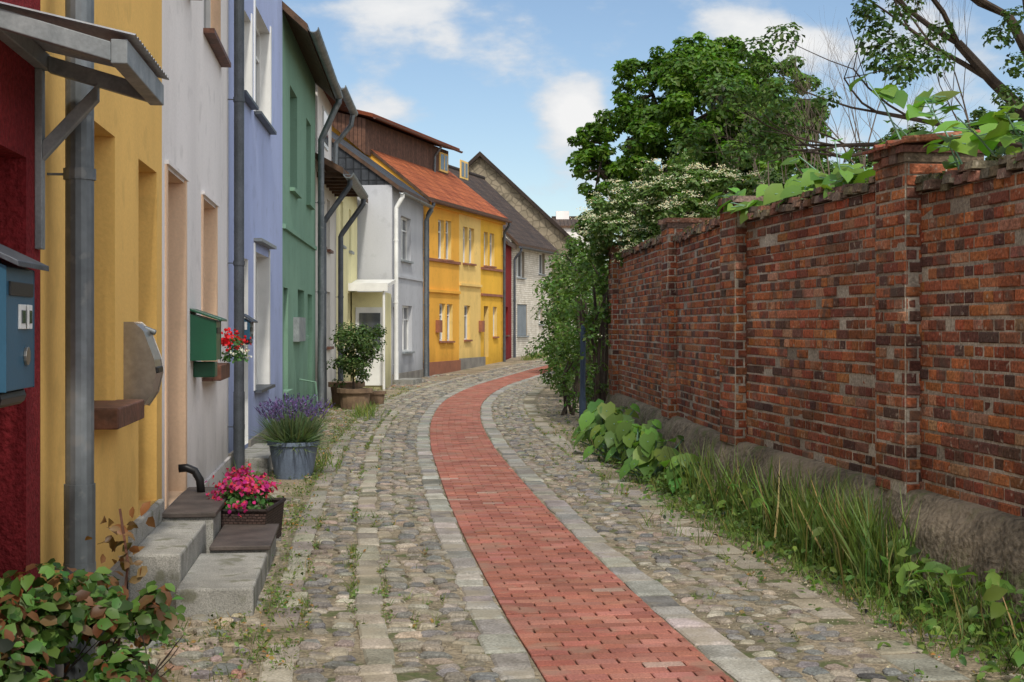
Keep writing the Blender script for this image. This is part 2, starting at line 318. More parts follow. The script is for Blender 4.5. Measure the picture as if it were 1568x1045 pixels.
for t in np.arange(0,46,.12):
    for s in np.arange(-3.2,-1.8,.12):
        x,y=PC(t,s+R.uniform(-.06,.06)); y+=R.uniform(-.06,.06)
        if x<facX(y)+.08: continue
        if mnoise.noise(Vector((x*1.2,y*.7,3)))<-.02+R.uniform(-.2,.2): continue
        c=vary(R.choice(cc+[(.33,.19,.13),(.36,.30,.23),(.36,.30,.23)]),.15,.05); cobble(vg,x,y,R.uniform(.03,.075),R.uniform(.03,.07),R.uniform(0,3),R.uniform(.008,.03),c,zg(y))
for t in np.arange(0,34,.13):
    for s in np.arange(1.55,3.0,.13):
        x,y=PC(t,s+R.uniform(-.06,.06))
        if x>wallX_line(y)-.25: continue
        if R.random()<.58: continue
        cobble(vg,x,y,R.uniform(.015,.05),R.uniform(.015,.05),R.uniform(0,3),R.uniform(.005,.016),vary(R.choice(cc),.15,.06),zg(y))
vg.fin('verge_stones',street)
gm=MB()
for k in range(9000):
    t=R.uniform(0,20); s=R.choice([R.uniform(1.5,3.2),R.uniform(1.5,3.2),R.uniform(-3.1,-1.75),R.uniform(1.2,1.6),R.uniform(-1.6,-.6),R.uniform(.6,1.3)]); x,y=PC(t,s)
    if x<facX(y)+.05 or x>wallX_line(y)-.1: continue
    r=R.uniform(.004,.013)*(.7 if abs(s)<1.5 else 1); z=zg(y)+(.013 if -1.8<s<1.6 else 0); c=vary((.36,.31,.24),.25,.06)
    a=R.uniform(0,6); V=[(x+r*math.cos(a+i*1.571),y+r*math.sin(a+i*1.571),z) for i in range(4)]+[(x+r*.2,y,z+r*.9)]
    gm.raw(V,[(0,1,4),(1,2,4),(2,3,4),(3,0,4)],mCob,c)
gm.fin('loose_gravel')
# ------------------------------------------------------------------ houses
class Fac:
    def __init__(s,P0,P1):
        s.P=np.array(P0,float); v=np.array(P1,float)-s.P; s.L=float(np.linalg.norm(v)); s.t=v/s.L; s.n=np.array([s.t[1],-s.t[0]])
    def pt(s,u,o,z): q=s.P+s.t*u+s.n*o; return (q[0],q[1],z)
    def u(s,px,o=0):
        k=(px-784)/F; P=s.P+s.n*o; return float((k*P[1]-P[0])/(s.t[0]-k*s.t[1]))
    def z(s,px,py,o=0):
        u=s.u(px,o); d=(s.P+s.n*o+s.t*u)[1]; return CH+(HZ-py)*d/F
    def box(s,mb,u0,u1,o0,o1,z0,z1,m,c=(1,1,1)):
        mb.hexa([s.pt(u0,o1,z0),s.pt(u0,o0,z0),s.pt(u1,o0,z0),s.pt(u1,o1,z0),s.pt(u0,o1,z1),s.pt(u0,o0,z1),s.pt(u1,o0,z1),s.pt(u1,o1,z1)],m,c)
def wallface(mb,f,u0,u1,z0,z1,ops,m,o=0):
    us=sorted(set([u0,u1]+[x for q in ops for x in q[:2] if u0<x<u1])); zs=sorted(set([z0,z1]+[x for q in ops for x in q[2:4] if z0<x<z1]))
    for a,b in zip(us[:-1],us[1:]):
        for c,d in zip(zs[:-1],zs[1:]):
            cu,cz=(a+b)/2,(c+d)/2
            if any(q[0]<cu<q[1] and q[2]<cz<q[3] for q in ops): continue
            mb.face([f.pt(a,o,c),f.pt(b,o,c),f.pt(b,o,d),f.pt(a,o,d)],m,uv=[(a,c),(b,c),(b,d),(a,d)])
def opening(mb,f,q,rev,mR,kind,fm=None,gm_=None,sm=None,sill=.08,st=.05,split=2,transom=True):
    u0,u1,z0,z1=q[:4]; r=-rev-.03; fm=fm or mWhF; gm_=gm_ or mGls
    for P in ([(u0,0,z0),(u0,0,z1),(u0,r,z1),(u0,r,z0)],[(u1,0,z0),(u1,r,z0),(u1,r,z1),(u1,0,z1)],[(u0,0,z0),(u0,r,z0),(u1,r,z0),(u1,0,z0)],[(u0,0,z1),(u1,0,z1),(u1,r,z1),(u0,r,z1)]):
        mb.face([f.pt(*p) for p in P],mR)
    w=.06
    if kind=='win':
        mb.face([f.pt(u0,-rev+.01,z0),f.pt(u1,-rev+.01,z0),f.pt(u1,-rev+.01,z1),f.pt(u0,-rev+.01,z1)],gm_)
        f.box(mb,u0,u0+w,-rev-.02,-rev+.05,z0,z1,fm); f.box(mb,u1-w,u1,-rev-.02,-rev+.05,z0,z1,fm)
        f.box(mb,u0+w,u1-w,-rev-.02,-rev+.05,z0,z0+w,fm); f.box(mb,u0+w,u1-w,-rev-.02,-rev+.05,z1-w,z1,fm)
        for k in range(1,split):
            c=u0+(u1-u0)*k/split; f.box(mb,c-.04,c+.04,-rev-.02,-rev+.045,z0+w,z1-w,fm)
        if transom:
            zt=z0+(z1-z0)*.7; f.box(mb,u0+w,u1-w,-rev-.02,-rev+.04,zt-.02,zt+.02,fm)
        f.box(mb,u0+w+.01,u0+w+(u1-u0)*.2,-rev+.012,-rev+.016,z0+w+.01,z1-w-.01,mCur)
        if sm: f.box(mb,u0-.05,u1+.05,-rev+.05,sill,z0-st,z0+.008,sm)
    else:
        dm=gm_ if gm_ is not mGls else mBrW
        f.box(mb,u0,u1,-rev-.06,-rev,z0,z1,dm)
        for a in (.12,.56):
            for c,d in ((.08,.42),(.5,.9)):
                f.box(mb,u0+(u1-u0)*a,u0+(u1-u0)*(a+.32),-rev,-rev+.02,z0+(z1-z0)*c,z0+(z1-z0)*d,dm)
        mb.tube([f.pt(u0+.1,-rev,z0+1.02),f.pt(u0+.1,-rev+.06,z0+1.02),f.pt(u0+.22,-rev+.06,z0+1.02)],.012,mSteel,6)
def roof(mb,f,H,D,slope,ov,m,u0=None,u1=None,th=.12,verge=.06):
    u0=-.0 if u0 is None else u0; u1=f.L if u1 is None else u1; hd=D/2; zr=H+hd*slope
    for sgn in (0,1):
        oa=ov if not sgn else -D-ov; za=H-ov*slope
        P=[(u0-verge,oa,za),(u1+verge,oa,za),(u1+verge,-hd,zr),(u0-verge,-hd,zr)]
        sl=math.hypot(hd+ov,(hd+ov)*slope)
        top=[f.pt(a,b,c+th) for a,b,c in P]; bot=[f.pt(*p) for p in P]
        mb.face(top,m,uv=[(0,0),(u1-u0,0),(u1-u0,sl),(0,sl)])
        mb.face(bot[::-1],mBrW)
        for i in range(4):
            j=(i+1)%4
            if i==2: continue
            mb.face([bot[i],bot[j],top[j],top[i]],mBrW)
    mb.tube([f.pt(u0-verge,-hd,zr+th),f.pt(u1+verge,-hd,zr+th)],.1,m,8)
def gutter(mb,f,u0,u1,o,z,m,r=.075):
    prof=[(math.cos(a)*r,math.sin(a)*r) for a in np.linspace(math.pi,2*math.pi,8)]
    prof2=[(x*.85,y*.85) for x,y in prof[::-1]]; pr=prof+prof2
    V=[f.pt(u0,o+a,z+b) for a,b in pr]+[f.pt(u1,o+a,z+b) for a,b in pr]; n=len(pr)
    mb.raw(V,[(i,(i+1)%n,n+(i+1)%n,n+i) for i in range(n)]+[tuple(range(n)),tuple(range(2*n-1,n-1,-1))],m)
    for u in np.arange(u0+.4,u1,.8): f.box(mb,u-.012,u+.012,o-r-.05,o+r,z+.0,z+.012,m)
def downpipe(mb,f,u,o,z,m,r=.05,off=.1,zb=.05,neck=.5):
    pts=[f.pt(u,o,z)]
    if o>off+.05: pts+=[f.pt(u,o,z-.12),f.pt(u,o-.04,z-.18),f.pt(u,off+.04,z-neck),f.pt(u,off,z-neck-.08)]
    pts+=[f.pt(u,off,zb)]; mb.tube(pts,r,m,16)
    zz=zb+.5
    while zz<z-neck-.2:
        mb.tube([f.pt(u,off,zz),f.pt(u,off,zz+.05)],r*1.14,m,16); f.box(mb,u-.01,u+.01,0,off,zz+.02,zz+.03,m); zz+=1.75
    mb.tube([f.pt(u,off,zb),f.pt(u,off,zb+.9)],r*1.10,m,16)
def house(name,f,H,D,ops,mW,mRf,slope=.85,ov=.15,rev=.16,sections=None,mRev=None,fm=None,sm=None,plinth=None,doors=None,zb=-.1,sidemat=None,gab=None,sill=.08,st=.05):
    e=empty(name); w=MB()
    for (a,b,mm) in (sections or [(0,f.L,mW)]):
        sub=[q for q in ops if q[1]>a and q[0]<b]; wallface(w,f,a,b,zb,H,sub,mm)
    sm_=sidemat or mW; hd=D/2
    for u in (.004,f.L-.004):
        w.face([f.pt(u,0,zb),f.pt(u,-D,zb),f.pt(u,-D,H),f.pt(u,0,H)],sm_,uv=[(0,zb),(D,zb),(D,H),(0,H)])
        w.face([f.pt(u,0,H),f.pt(u,-D,H),f.pt(u,-hd,H+hd*slope)],gab or sm_,uv=[(0,H),(D,H),(hd,H+hd*slope)])
    w.face([f.pt(0,-D,zb),f.pt(0,-D,H),f.pt(f.L,-D,H),f.pt(f.L,-D,zb)],sm_,uv=[(0,zb),(0,H),(f.L,H),(f.L,zb)])
    if plinth:
        h,pm=plinth; dops=[q for q in ops if q[4]=='door']; cur=0
        for q in sorted(dops)+[(f.L,f.L,0,0,'')]:
            if q[0]-cur>.05: f.box(w,cur,q[0],-.001,.03,zb,h,pm)
            cur=q[1]
    w.fin('walls',e)
    x=MB()
    for i,q in enumerate(ops):
        opening(x,f,q,q[5] if len(q)>5 else rev,mRev or mW,q[4],fm,(doors if q[4]=='door' and doors else None),sm,sill,st,2 if q[1]-q[0]>.75 else 1,q[3]-q[2]>1.1)
    x.fin('windows_and_doors',e)
    r=MB(); roof(r,f,H,D,slope,ov,mRf); r.fin('roof',e)
    return e
XF=lambda y:-1.367-.11*y
fR=Fac((XF(3.2),3.2),(XF(6.17),6.17)); fY=Fac((XF(6.17),6.17),(XF(10.04),10.04)); fW=Fac((XF(10.04),10.04),(XF(15.3),15.3))
fB=Fac((XF(15.3),15.3),(-3.47,21.5)); fG=Fac((-3.47,21.5),(-3.87,28)); fC=Fac((-3.87,28),(-4.08,33)); fP=Fac((-4.08,33),(-4.33,39.8))
fE=Fac((-3.37,39.9),(-2.8,44.9)); fA=Fac((-2.8,44.9),(-.35,54)); fD=Fac((-.35,54),(-.02,57)); fK=Fac((-.02,57),(1.76,63))
def W(f,a,b,t,bt,kind='win',*r): return (f.u(a),f.u(b),f.z(a,bt),f.z(a,t),kind)+r
mRDoor=plaster('red_door_paint',(.30,.012,.015),rough=.4,bump=.1)
eR=house('red_house',fR,5.9,7,[(fR.u(-60),fR.u(40),.12,2.35,'door',.22),(.6,1.5,3.6,5.0,'win')],mRed,mSlT,doors=mRDoor,sm=mSill)
yo=[W(fY,138,176,180,628,'win',.30),W(fY,212,240,243,790,'door',.34),(fY.u(138),fY.u(176),4.1,5.5,'win',.2),(fY.u(206),fY.u(236),4.1,5.5,'win',.2)]
eY=house('yellow_house',fY,6.0,8,yo,mYel,mOrT,doors=mBrW,fm=mBrW,plinth=(.30,mPlG))
x=MB(); q=yo[0]; fY.box(x,q[0]-.04,q[1]+.1,-.25,.15,q[2]-.10,q[2]+.01,mSill); x.fin('window_sill',eY,bevel=.008)
x=MB(); downpipe(x,fY,fY.u(122,.14),.14,5.9,mZinc,.062,.14,.05); gutter(x,fY,0,fY.L,.28,5.9,mZinc)
x.fin('drainpipe',eY)
wo=[W(fW,255,282,258,778,'door',.34),W(fW,310,330,303,578,'win',.22),W(fW,312,338,-110,46,'win',.15),(fW.u(262),fW.u(290),4.38,5.75,'win',.15)]
eW=house('white_house',fW,6.3,8,wo,mWht,mOrT,mRev=mPeach,doors=mBrW,sm=mSill,plinth=(.25,mWht),sill=.10,st=.035)
x=MB(); downpipe(x,fW,fW.L-.1,.12,6.2,mDkz,.055,.12); gutter(x,fW,0,fW.L,.28,6.2,mZinc)
for q in wo[:2]:
    fW.box(x,q[0]-.10,q[0]-.001,0,.012,q[2],q[3]+.02,mPeach); fW.box(x,q[0]-.10,q[1]+.10,0.0,.03,q[3]+.021,q[3]+.05,mWht); fW.box(x,q[1]+.001,q[1]+.10,0,.012,q[2],q[3]+.02,mPeach)
x.fin('drainpipe_and_surrounds',eW)
bo=[(fB.u(368),fB.u(380),.25,2.45,'door',.2),W(fB,390,411,385,598,'win',.2),W(fB,366,384,0,140,'win',.18),W(fB,390,413,5,172,'win',.18)]
eB=house('lilac_blue_house',fB,7.0,8,bo,mBlu,mSlT,mRev=mWhF,sm=mDkz,sill=.09,st=.03,doors=mWhF,plinth=(.28,mPlG),ov=.05)
x=MB()
for q in bo:
    if q[4]=='win': fB.box(x,q[1]+.001,q[1]+.12,0,.015,q[2],q[3]+.1,mWhF); fB.box(x,q[0]-.12,q[0]-.001,0,.015,q[2],q[3]+.1,mWhF)
fB.box(x,bo[1][0]-.12,bo[1][1]+.12,.0,.10,bo[1][3]+.12,bo[1][3]+.16,mGrF)
x.fin('white_surrounds',eB)
go=[W(fG,444,455,130,288,'win',.2),W(fG,469,476,180,310,'win',.2),W(fG,434,441,440,600,'win',.15),W(fG,456,466,443,515,'win',.2),W(fG,471,478,450,612,'door',.2)]
eG=house('green_house',fG,6.44,8,go,mGrn,mSlT,fm=mGrF,sm=mGrn,ov=.38,doors=mGrn,plinth=(.3,mGrn),slope=.9)
x=MB(); gutter(x,fG,0,fG.L,.46,6.18,mZinc,.085); downpipe(x,fG,fG.L-.12,.46,6.15,mZinc,.062,.12,neck=.75)
zb_=fG.z(440,355); fG.box(x,0,fG.L-.25,.0,.05,zb_,zb_+.07,mGrn); fG.box(x,fG.u(449),fG.u(459),0,.10,1.4,1.8,mGrF)
x.tube([fG.pt(2.6,.02,.75),fG.pt(2.6,.3,.7),fG.pt(2.6,.35,.1)],.02,mGrn,6); x.fin('gutter_and_fittings',eG)
co=[(.9,1.7,1.2,2.4,'win'),(2.6,3.4,1.2,2.4,'win'),(1.0,1.7,3.3,4.4,'win'),(2.6,3.3,3.3,4.4,'win')]
eC=house('offwhite_house',fC,4.95,8,co,mCrm,mBrT,ov=.55,slope=.55,sm=mSill)
x=MB(); gutter(x,fC,0,fC.L,.64,4.68,mZinc,.11); downpipe(x,fC,.5,.64,4.6,mDkz,.055,.12,neck=.8); downpipe(x,fC,fC.L-.2,.64,4.6,mDkz,.06,.12,neck=.8)
for u in np.arange(.3,fC.L,.7): fC.box(x,u,u+.08,0,.55,4.62,4.72,mBrW)
x.fin('gutter',eC)
x=MB(); fC.box(x,.3,3.6,-3,.012,5.0,6.55,mWht)
P=[(.1,.42,6.42),(3.8,.42,6.42),(3.8,-3.2,7.6),(.1,-3.2,7.6)]
x.hexa([fC.pt(*p) for p in P]+[fC.pt(a,b,c+.1) for a,b,c in P],mOrT); gutter(x,fC,.1,3.8,.50,6.42,mZinc,.09); x.tube([fC.pt(3.5,.50,6.4),fC.pt(3.5,.45,6.1),fC.pt(3.5,.12,5.7),fC.pt(3.5,.10,5.1)],.055,mZinc,8)
fC.box(x,1.3,2.5,.012,.04,5.4,6.2,mWhF); fC.box(x,1.38,2.42,.04,.045,5.48,6.12,mGls); x.fin('dormer',eC)
eP=house('pale_yellow_house',fP,5.3,7,[(1.2,2.0,1.1,2.5,'win'),(3.4,4.2,1.1,2.5,'win'),(1.2,2.0,3.6,4.7,'win'),(3.8,4.6,3.6,4.7,'win')],mPal,mSlT,ov=.3,slope=.7,sm=mGrF)
x=MB(); d=37.3; X0=-4.2; X1=(588-784)/F*d
x.box((X0,d,-.05),(X1,d+2.2,2.55),mPal); x.box((X0+.1,d-.04,.1),(X0+.85,d-.002,2.15),mWhF); x.box((X0+.2,d-.06,1.1),(X0+.75,d-.041,2.0),mGls)
x.hexa([(X0-.2,d-.7,2.62),(X1+.12,d-.7,2.62),(X1+.12,d+2.2,2.85),(X0-.2,d+2.2,2.85),(X0-.2,d-.7,2.72),(X1+.12,d-.7,2.72),(X1+.12,d+2.2,2.95),(X0-.2,d+2.2,2.95)],mWhF)
x.box((X0-.2,d-.74,2.56),(X1+.16,d-.7,2.76),mWhF); x.tube([(X1+.05,d-.62,2.62),(X1+.05,d-.62,.0)],.035,mWhF,8); x.fin('porch',eP)
eo=[W(fE,614,629,330,398,'win'),W(fE,616,631,468,540,'win'),(fE.u(601),fE.u(610),.15,2.2,'door')]
eE=house('light_grey_house',fE,5.62,7,eo,mGry,mSlT,slope=.72,ov=.2,sm=mGrF,doors=mWhF,gab=mSlT,plinth=(.3,mPlG))
x=MB(); gutter(x,fE,0,fE.L,.28,5.42,mZinc); downpipe(x,fE,.12,.28,5.4,mWhF,.06,.1,neck=.35); downpipe(x,fE,fE.L-.1,.28,5.4,mZinc,.055,.1,neck=.35)
fE.box(x,fE.u(601)-.1,fE.u(612)+.3,0.03,.6,-.02,.15,mGran); fE.box(x,.3,fE.L-.2,.0,.04,3.05,3.12,mGry); x.fin('gutter_and_steps',eE)
ao=[]
for a,b,t,bt in [(671,680,336,397),(682.5,691,337.5,398),(709,716,347,403),(718.5,726,349,404),(741,747,355,407),(750,757,357,408),(673,682,465,523),(684.5,693,466,523),(711,720,468,521),(741,748,469,547),(755,761,470,516)]:
    k='door' if bt==547 else 'win'; ao.append(W(fA,a,b,t,bt,k))
s1,s2=fA.u(703),fA.u(736)
eA=house('amber_row_house',fA,5.78,7.4,ao,mAmb,mOrT,slope=.8,ov=.22,sections=[(0,s1,mAmb),(s1,s2,mYl2),(s2,fA.L,mYl3)],sm=mPlB,doors=mBrW,zb=-.1,mRev=mYl2)
x=MB(); gutter(x,fA,0,fA.L,.3,5.62,mSill,.07); downpipe(x,fA,.12,.3,5.6,mDkz,.055,.1,.05,.35); downpipe(x,fA,fA.L-.15,.3,5.6,mDkz,.05,.1,.3,.35)
for (a,b,mm,zz) in [(0,s1,mPlB,3.75),(0,s1,mAmb,2.75),(s1,s2,mYl2,3.05),(s2,fA.L,mPlB,3.7),(s2,fA.L,mPlB,2.75)]: fA.box(x,a+.02,b-.01,0,.07,zz,zz+.09,mm)
fA.box(x,.02,s1,0,.06,-.1,.5,mPlB); fA.box(x,s1+.001,fA.u(741),0,.06,-.1,.55,mPlG)
fA.box(x,0.01,fA.L-.01,0,.12,5.5,5.6,mAmb)
for u in (fA.u(667),fA.u(733)): fA.box(x,u,u+.3,0,.14,1.45,1.85,mPlB)
x.fin('gutter_bands_plinth',eA)
x=MB(); ou=-1.75; zb1=5.78+1.4; zt=8.2
wallface(x,fA,-.5,fA.L-1.3,zb1-.1,zt,[],mTim,ou)
for u in (-.5,fA.L-1.3): x.face([fA.pt(u,ou,zb1-.1),fA.pt(u,-3.7,zt+.5),fA.pt(u,ou,zt)],mTim,uv=[(0,0),(2,2),(0,1)])
P=[(-.8,ou+.35,zt),(fA.L-1.0,ou+.35,zt),(fA.L-1.0,-3.75,zt+.62),(-.8,-3.75,zt+.62)]
x.hexa([fA.pt(*p) for p in P]+[fA.pt(a,b,c+.12) for a,b,c in P],mOrT); gutter(x,fA,-.8,fA.L-1,ou+.42,zt,mSill,.06)
for px in (672,704):
    u=fA.u(px,ou); fA.box(x,u,u+1.0,ou,ou+.04,7.35,8.05,mYl2); fA.box(x,u+.1,u+.9,ou+.04,ou+.05,7.42,7.98,mGls); fA.box(x,u+.47,u+.53,ou+.05,ou+.06,7.42,7.98,mYl2)
x.tube([fA.pt(fA.u(662,ou),ou+.4,zt),fA.pt(fA.u(662,ou),ou+.1,zt-.4),fA.pt(fA.u(662,ou),ou+.08,zb1)],.045,mZinc,6); x.fin('timber_dormer',eA)
eD=house('oxblood_house',fD,4.9,6,[(1.0,1.8,1.3,2.4,'win')],mDRed,mBrT,ov=.2,sm=mSill)
ko=[W(fK,791,803,384,425,'win'),W(fK,825,834,387,420,'win'),W(fK,792,807,466,515,'win'),W(fK,825,831,470,497,'win')]
eK=house('white_brick_house',fK,5.15,6.4,ko,mWBr,mBrT,slope=.95,ov=.3,sm=mGrF)
x=MB(); gutter(x,fK,0,fK.L,.38,4.85,mDkz,.08); downpipe(x,fK,.1,.38,4.8,mDkz,.05,.1,.4,.4)
q=ko[2]; fK.box(x,q[0]+.02,q[1]-.02,-.09,-.03,q[2]+.02,q[3]-.02,mShut); x.fin('gutter_and_shutter',eK)
x=MB(); e=empty('stone_gable_barn'); d=67.5; ax,az=(735-784)/F*d,CH+(HZ-240)*d/F; ex,ez=(872-784)/F*d,CH+(HZ-368)*d/F; lx=ax-(ex-ax)
x.face([(lx,d,-.1),(ex,d,-.1),(ex,d,ez),(ax,d,az),(lx,d,ez)],mStone); x.face([(ex,d,-.1),(ex,d+12,-.1),(ex,d+12,ez),(ex,d,ez)],mStone); x.fin('walls',e)
x=MB()
for sx in (ex+.3,lx-.3):
    zz=ez-.3*(az-ez)/(ex-ax); P=[(ax,d-.3,az),(sx,d-.3,zz),(sx,d+12,zz),(ax,d+12,az)]
    x.hexa([(a,b,c) for a,b,c in P]+[(a,b,c+.22) for a,b,c in P],mBrT)
x.fin('roof',e)
d=85; X0,X1=(848-784)/F*d,(905-784)/F*d; f2=Fac((X0,d),(X1,d)); e=house('distant_white_house',f2,CH+(HZ-348)*d/F,5,[(.5,1.2,5.4,6.6,'win')],mWht,mBrT,slope=.25,ov=.2)
x=MB(); x.box((X0+.2,d+2,7),(X0+1.0,d+2.6,8.7),mWht); x.fin('chimney',e)
# ------------------------------------------------------------------ canopy, mailboxes, steps
x=MB(); u0=5.15-3.2; u1=fR.L-.04; zi,zo=2.78,2.66; o1=.50
fR.box(x,u0,u1,0.0,.05,zi-.03,zi+.04,mGrF)
fR.box(x,u0,u1,o1-.03,o1+.03,zo-.05,zo+.04,mGrF)
for u in (u0,u1-.05):
    x.hexa([fR.pt(u,o1-.03,zo-.04),fR.pt(u,.05,zi-.04),fR.pt(u+.05,.05,zi-.04),fR.pt(u+.05,o1-.03,zo-.04),fR.pt(u,o1-.03,zo+.03),fR.pt(u,.05,zi+.03),fR.pt(u+.05,.05,zi+.03),fR.pt(u+.05,o1-.03,zo+.03)],mGrF)
n=int((u1-u0)/.03); V=[]
for i in range(n+1):
    h=.05+.012*(i%2); V+=[fR.pt(u0+i*.03-.02,o1+.06,zo+h),fR.pt(u0+i*.03-.02,.02,zi+h)]
x.raw(V,[(2*i,2*i+2,2*i+3,2*i+1) for i in range(n)],mGlassP)
u=u1-.04
fR.box(x,u-.035,u+.035,.0,.03,1.98,zi-.03,mGrF)
x.hexa([fR.pt(u-.03,.03,2.36),fR.pt(u+.03,.03,2.36),fR.pt(u+.03,.03,2.44),fR.pt(u-.03,.03,2.44),fR.pt(u-.03,.26,2.62),fR.pt(u+.03,.26,2.62),fR.pt(u+.03,.26,2.69),fR.pt(u-.03,.26,2.69)],mGrF)
x.fin('door_canopy',bevel=.004)
def mailbox(name,f,u0,u1,z0,z1,dep,m,kind):
    x=MB()
    if kind=='round':
        prof=[(0,z0+.03),(dep*.55,z0),(dep*.85,z0+.08),(dep,z0+.2),(dep*.95,z1-.22),(dep*.6,z1-.05),(dep*.3,z1),(0,z1)]
    else: prof=[(0,z0),(dep,z0),(dep,z1-.06),(0,z1)]
    n=len(prof); V=[f.pt(u0,a,b) for a,b in prof]+[f.pt(u1,a,b) for a,b in prof]
    x.raw(V,[(i,(i+1)%n,n+(i+1)%n,n+i) for i in range(n)]+[tuple(range(n)),tuple(range(2*n-1,n-1,-1))],m)
    if kind=='roof':
        P=[(u0-.03,dep+.05,z1-.06),(u1+.03,dep+.05,z1-.06),(u1+.03,-.0,z1+.03),(u0-.03,0,z1+.03)]
        x.hexa([f.pt(*p) for p in P]+[f.pt(a,b,c+.02) for a,b,c in P],mDkz if m is mBoxB else m)
        f.box(x,u0+.04,u1-.04,dep,dep+.008,z1-.16,z1-.11,mBlk)
        if m is mBoxB:
            f.box(x,u0-.006,u0,.03,dep-.03,z0+.2,z1-.14,mWhF)
            f.box(x,u0+.18,u1-.06,dep,dep+.008,z0+.22,z1-.19,mWhF); f.box(x,u0+.20,u1-.08,dep+.008,dep+.012,z0+.24,z1-.21,mGls); f.box(x,u0+.27,u1-.145,dep+.012,dep+.016,z0+.22,z1-.19,mWhF)
            x.tube([f.pt(u0+.3,dep,z0+.12),f.pt(u0+.3,dep+.012,z0+.12)],.035,mSteel,12)
            x.tube([f.pt(u0+.03,dep*.6,z0-.03),f.pt(u1-.03,dep*.6,z0-.03)],.035,mBlk,10)
    if kind=='round':
        f.box(x,u0+.06,u1-.06,dep*.98,dep+.012,z0+.2,z0+.24,mBlk); x.tube([f.pt(u1-.03,dep*.4,z1-.03),f.pt(u1-.03,dep*.8,z1-.06)],.018,mZinc,8)
    return x.fin(name,bevel=.008)
mailbox('mailbox',fR,4.98-3.2,5.42-3.2,1.42,1.92,.14,mBoxB,'roof')
mailbox('mailbox',fY,fY.u(189),fY.u(203),1.17,1.67,.18,mSteel,'round')
uu=fW.u(291); mailbox('mailbox',fW,uu,uu+.42,1.37,1.75,.21,mBoxG,'roof')
x=MB(); fW.box(x,uu+.22,uu+.44,0,.18,1.22,1.35,mBoxG); x.fin('newspaper_box',bevel=.01)
uu=fB.u(372); mailbox('mailbox',fB,uu-.1,uu+.25,1.5,1.75,.09,mBoxB,'roof')
def Y2u(f,y): return (y-f.P[1])/f.t[1]
x=MB()
fY.box(x,Y2u(fY,8.3),Y2u(fY,9.72),.035,.34,-.02,.315,mGran); fY.box(x,Y2u(fY,8.3)+.25,Y2u(fY,9.9),-.3,.036,.0,.45,mGran)
fY.box(x,Y2u(fY,8.02),Y2u(fY,9.3),.342,.78,-.02,.16,mGran); x.fin('granite_steps',bevel=.014)
x=MB(); fW.box(x,Y2u(fW,9.8),Y2u(fW,11.35),.035,.38,-.02,.33,mGran); fW.box(x,Y2u(fW,9.78),Y2u(fW,11.37),.03,.40,.33,.365,mDStep)
fW.box(x,Y2u(fW,9.35),Y2u(fW,10.35),.402,.78,-.02,.17,mGran); fW.box(x,Y2u(fW,9.32),Y2u(fW,10.37),.4015,.80,.17,.20,mDStep); x.fin('tiled_steps',bevel=.006)
x=MB(); fW.box(x,Y2u(fW,15.6),Y2u(fW,17.6),.035,.4,-.02,.2,mGran); x.fin('granite_doorstep',bevel=.012)
x=MB(); u=Y2u(fW,11.0); x.tube([fW.pt(u,.0,.55),fW.pt(u,.06,.555),fW.pt(u,.12,.53),fW.pt(u,.16,.46),fW.pt(u,.17,.36)],.032,mBlk,12); x.fin('black_vent_pipe',smooth=True)
# ------------------------------------------------------------------ plants in pots
def flowers(c,rx,ry,rz,nl,nf,lc,fcols,ls,fs,parent):
    d=sph(nl); d[:,2]=np.abs(d[:,2])*.9-.1; P=np.array(c)+d*np.array([rx,ry,rz])*rng.uniform(.4,1,size=(nl,1))
    leaves('foliage',P,d+np.array([0,0,.5])+rng.normal(size=(nl,3))*.4,ls*rng.uniform(.7,1.3,nl),cols(nl,lc),mLeaf,parent,TD,FD)
    d=sph(nf); d[:,2]=np.abs(d[:,2]); hc=max(6,nf//18); h=d[:hc]; idx=rng.integers(0,hc,nf)
    P=np.array(c)+h[idx]*np.array([rx,ry,rz])*1.02+rng.normal(size=(nf,3))*fs*.9
    C=np.array(fcols)[rng.integers(0,len(fcols),nf)]*rng.uniform(.7,1.2,size=(nf,1))
    leaves('blossoms',P,h[idx]+rng.normal(size=(nf,3))*.5,fs*rng.uniform(.8,1.3,nf),C,mPet,parent,TD*np.array([1,1.5,1]),FD)
e=empty('flower_box'); x=MB(); bx,by=-2.02,10.75
V=[(bx-.2,by-.32,0),(bx+.2,by-.34,0),(bx+.22,by+.32,0),(bx-.2,by+.3,0)]; V2=[(a+(a-bx)*.12,b+(b-by)*.06,.30) for a,b,_ in V]
for i in range(4):
    j=(i+1)%4; l=.5; x.face([V[i],V[j],V2[j],V2[i]],mRat,uv=[(0,0),(l,0),(l,.3),(0,.3)])
x.face([(a+(bx-a)*.06,b+(by-b)*.06,.27) for a,b,_ in V2],mSoil)
for i in range(4): x.tube([V2[i],V2[(i+1)%4]],.015,mRat,6)
x.fin('woven_box',e); flowers((bx,by,.30),.22,.34,.25,560,600,(.06,.15,.035),[(.52,.025,.17),(.42,.018,.20),(.62,.07,.22),(.62,.05,.08)],.055,.034,e)
e=empty('lavender_pot'); x=MB(); lx_,ly=-2.38,15.5
x.lathe((lx_,ly,0),[(.0,.0),(.2,0),(.235,.18),(.265,.36),(.285,.36),(.285,.40),(.255,.40),(.25,.35),(0,.35)],mPotB,24); x.fin('pot',e)
n=1500; a=rng.uniform(0,6.283,n); sp=rng.uniform(0,1,n)**.6; A=nrm(np.stack([np.cos(a)*sp*.9,np.sin(a)*sp*.9,np.ones(n)*1.1],1)); P=np.array([lx_,ly,.36])+np.stack([np.cos(a)*sp*.16,np.sin(a)*sp*.16,np.zeros(n)],1)
leaves('stems',P,rng.normal(size=(n,3)),rng.uniform(.22,.46,n),cols(n,(.14,.19,.10)),mLeaf,e,TB*np.array([1,.6,.3]),FB,A)
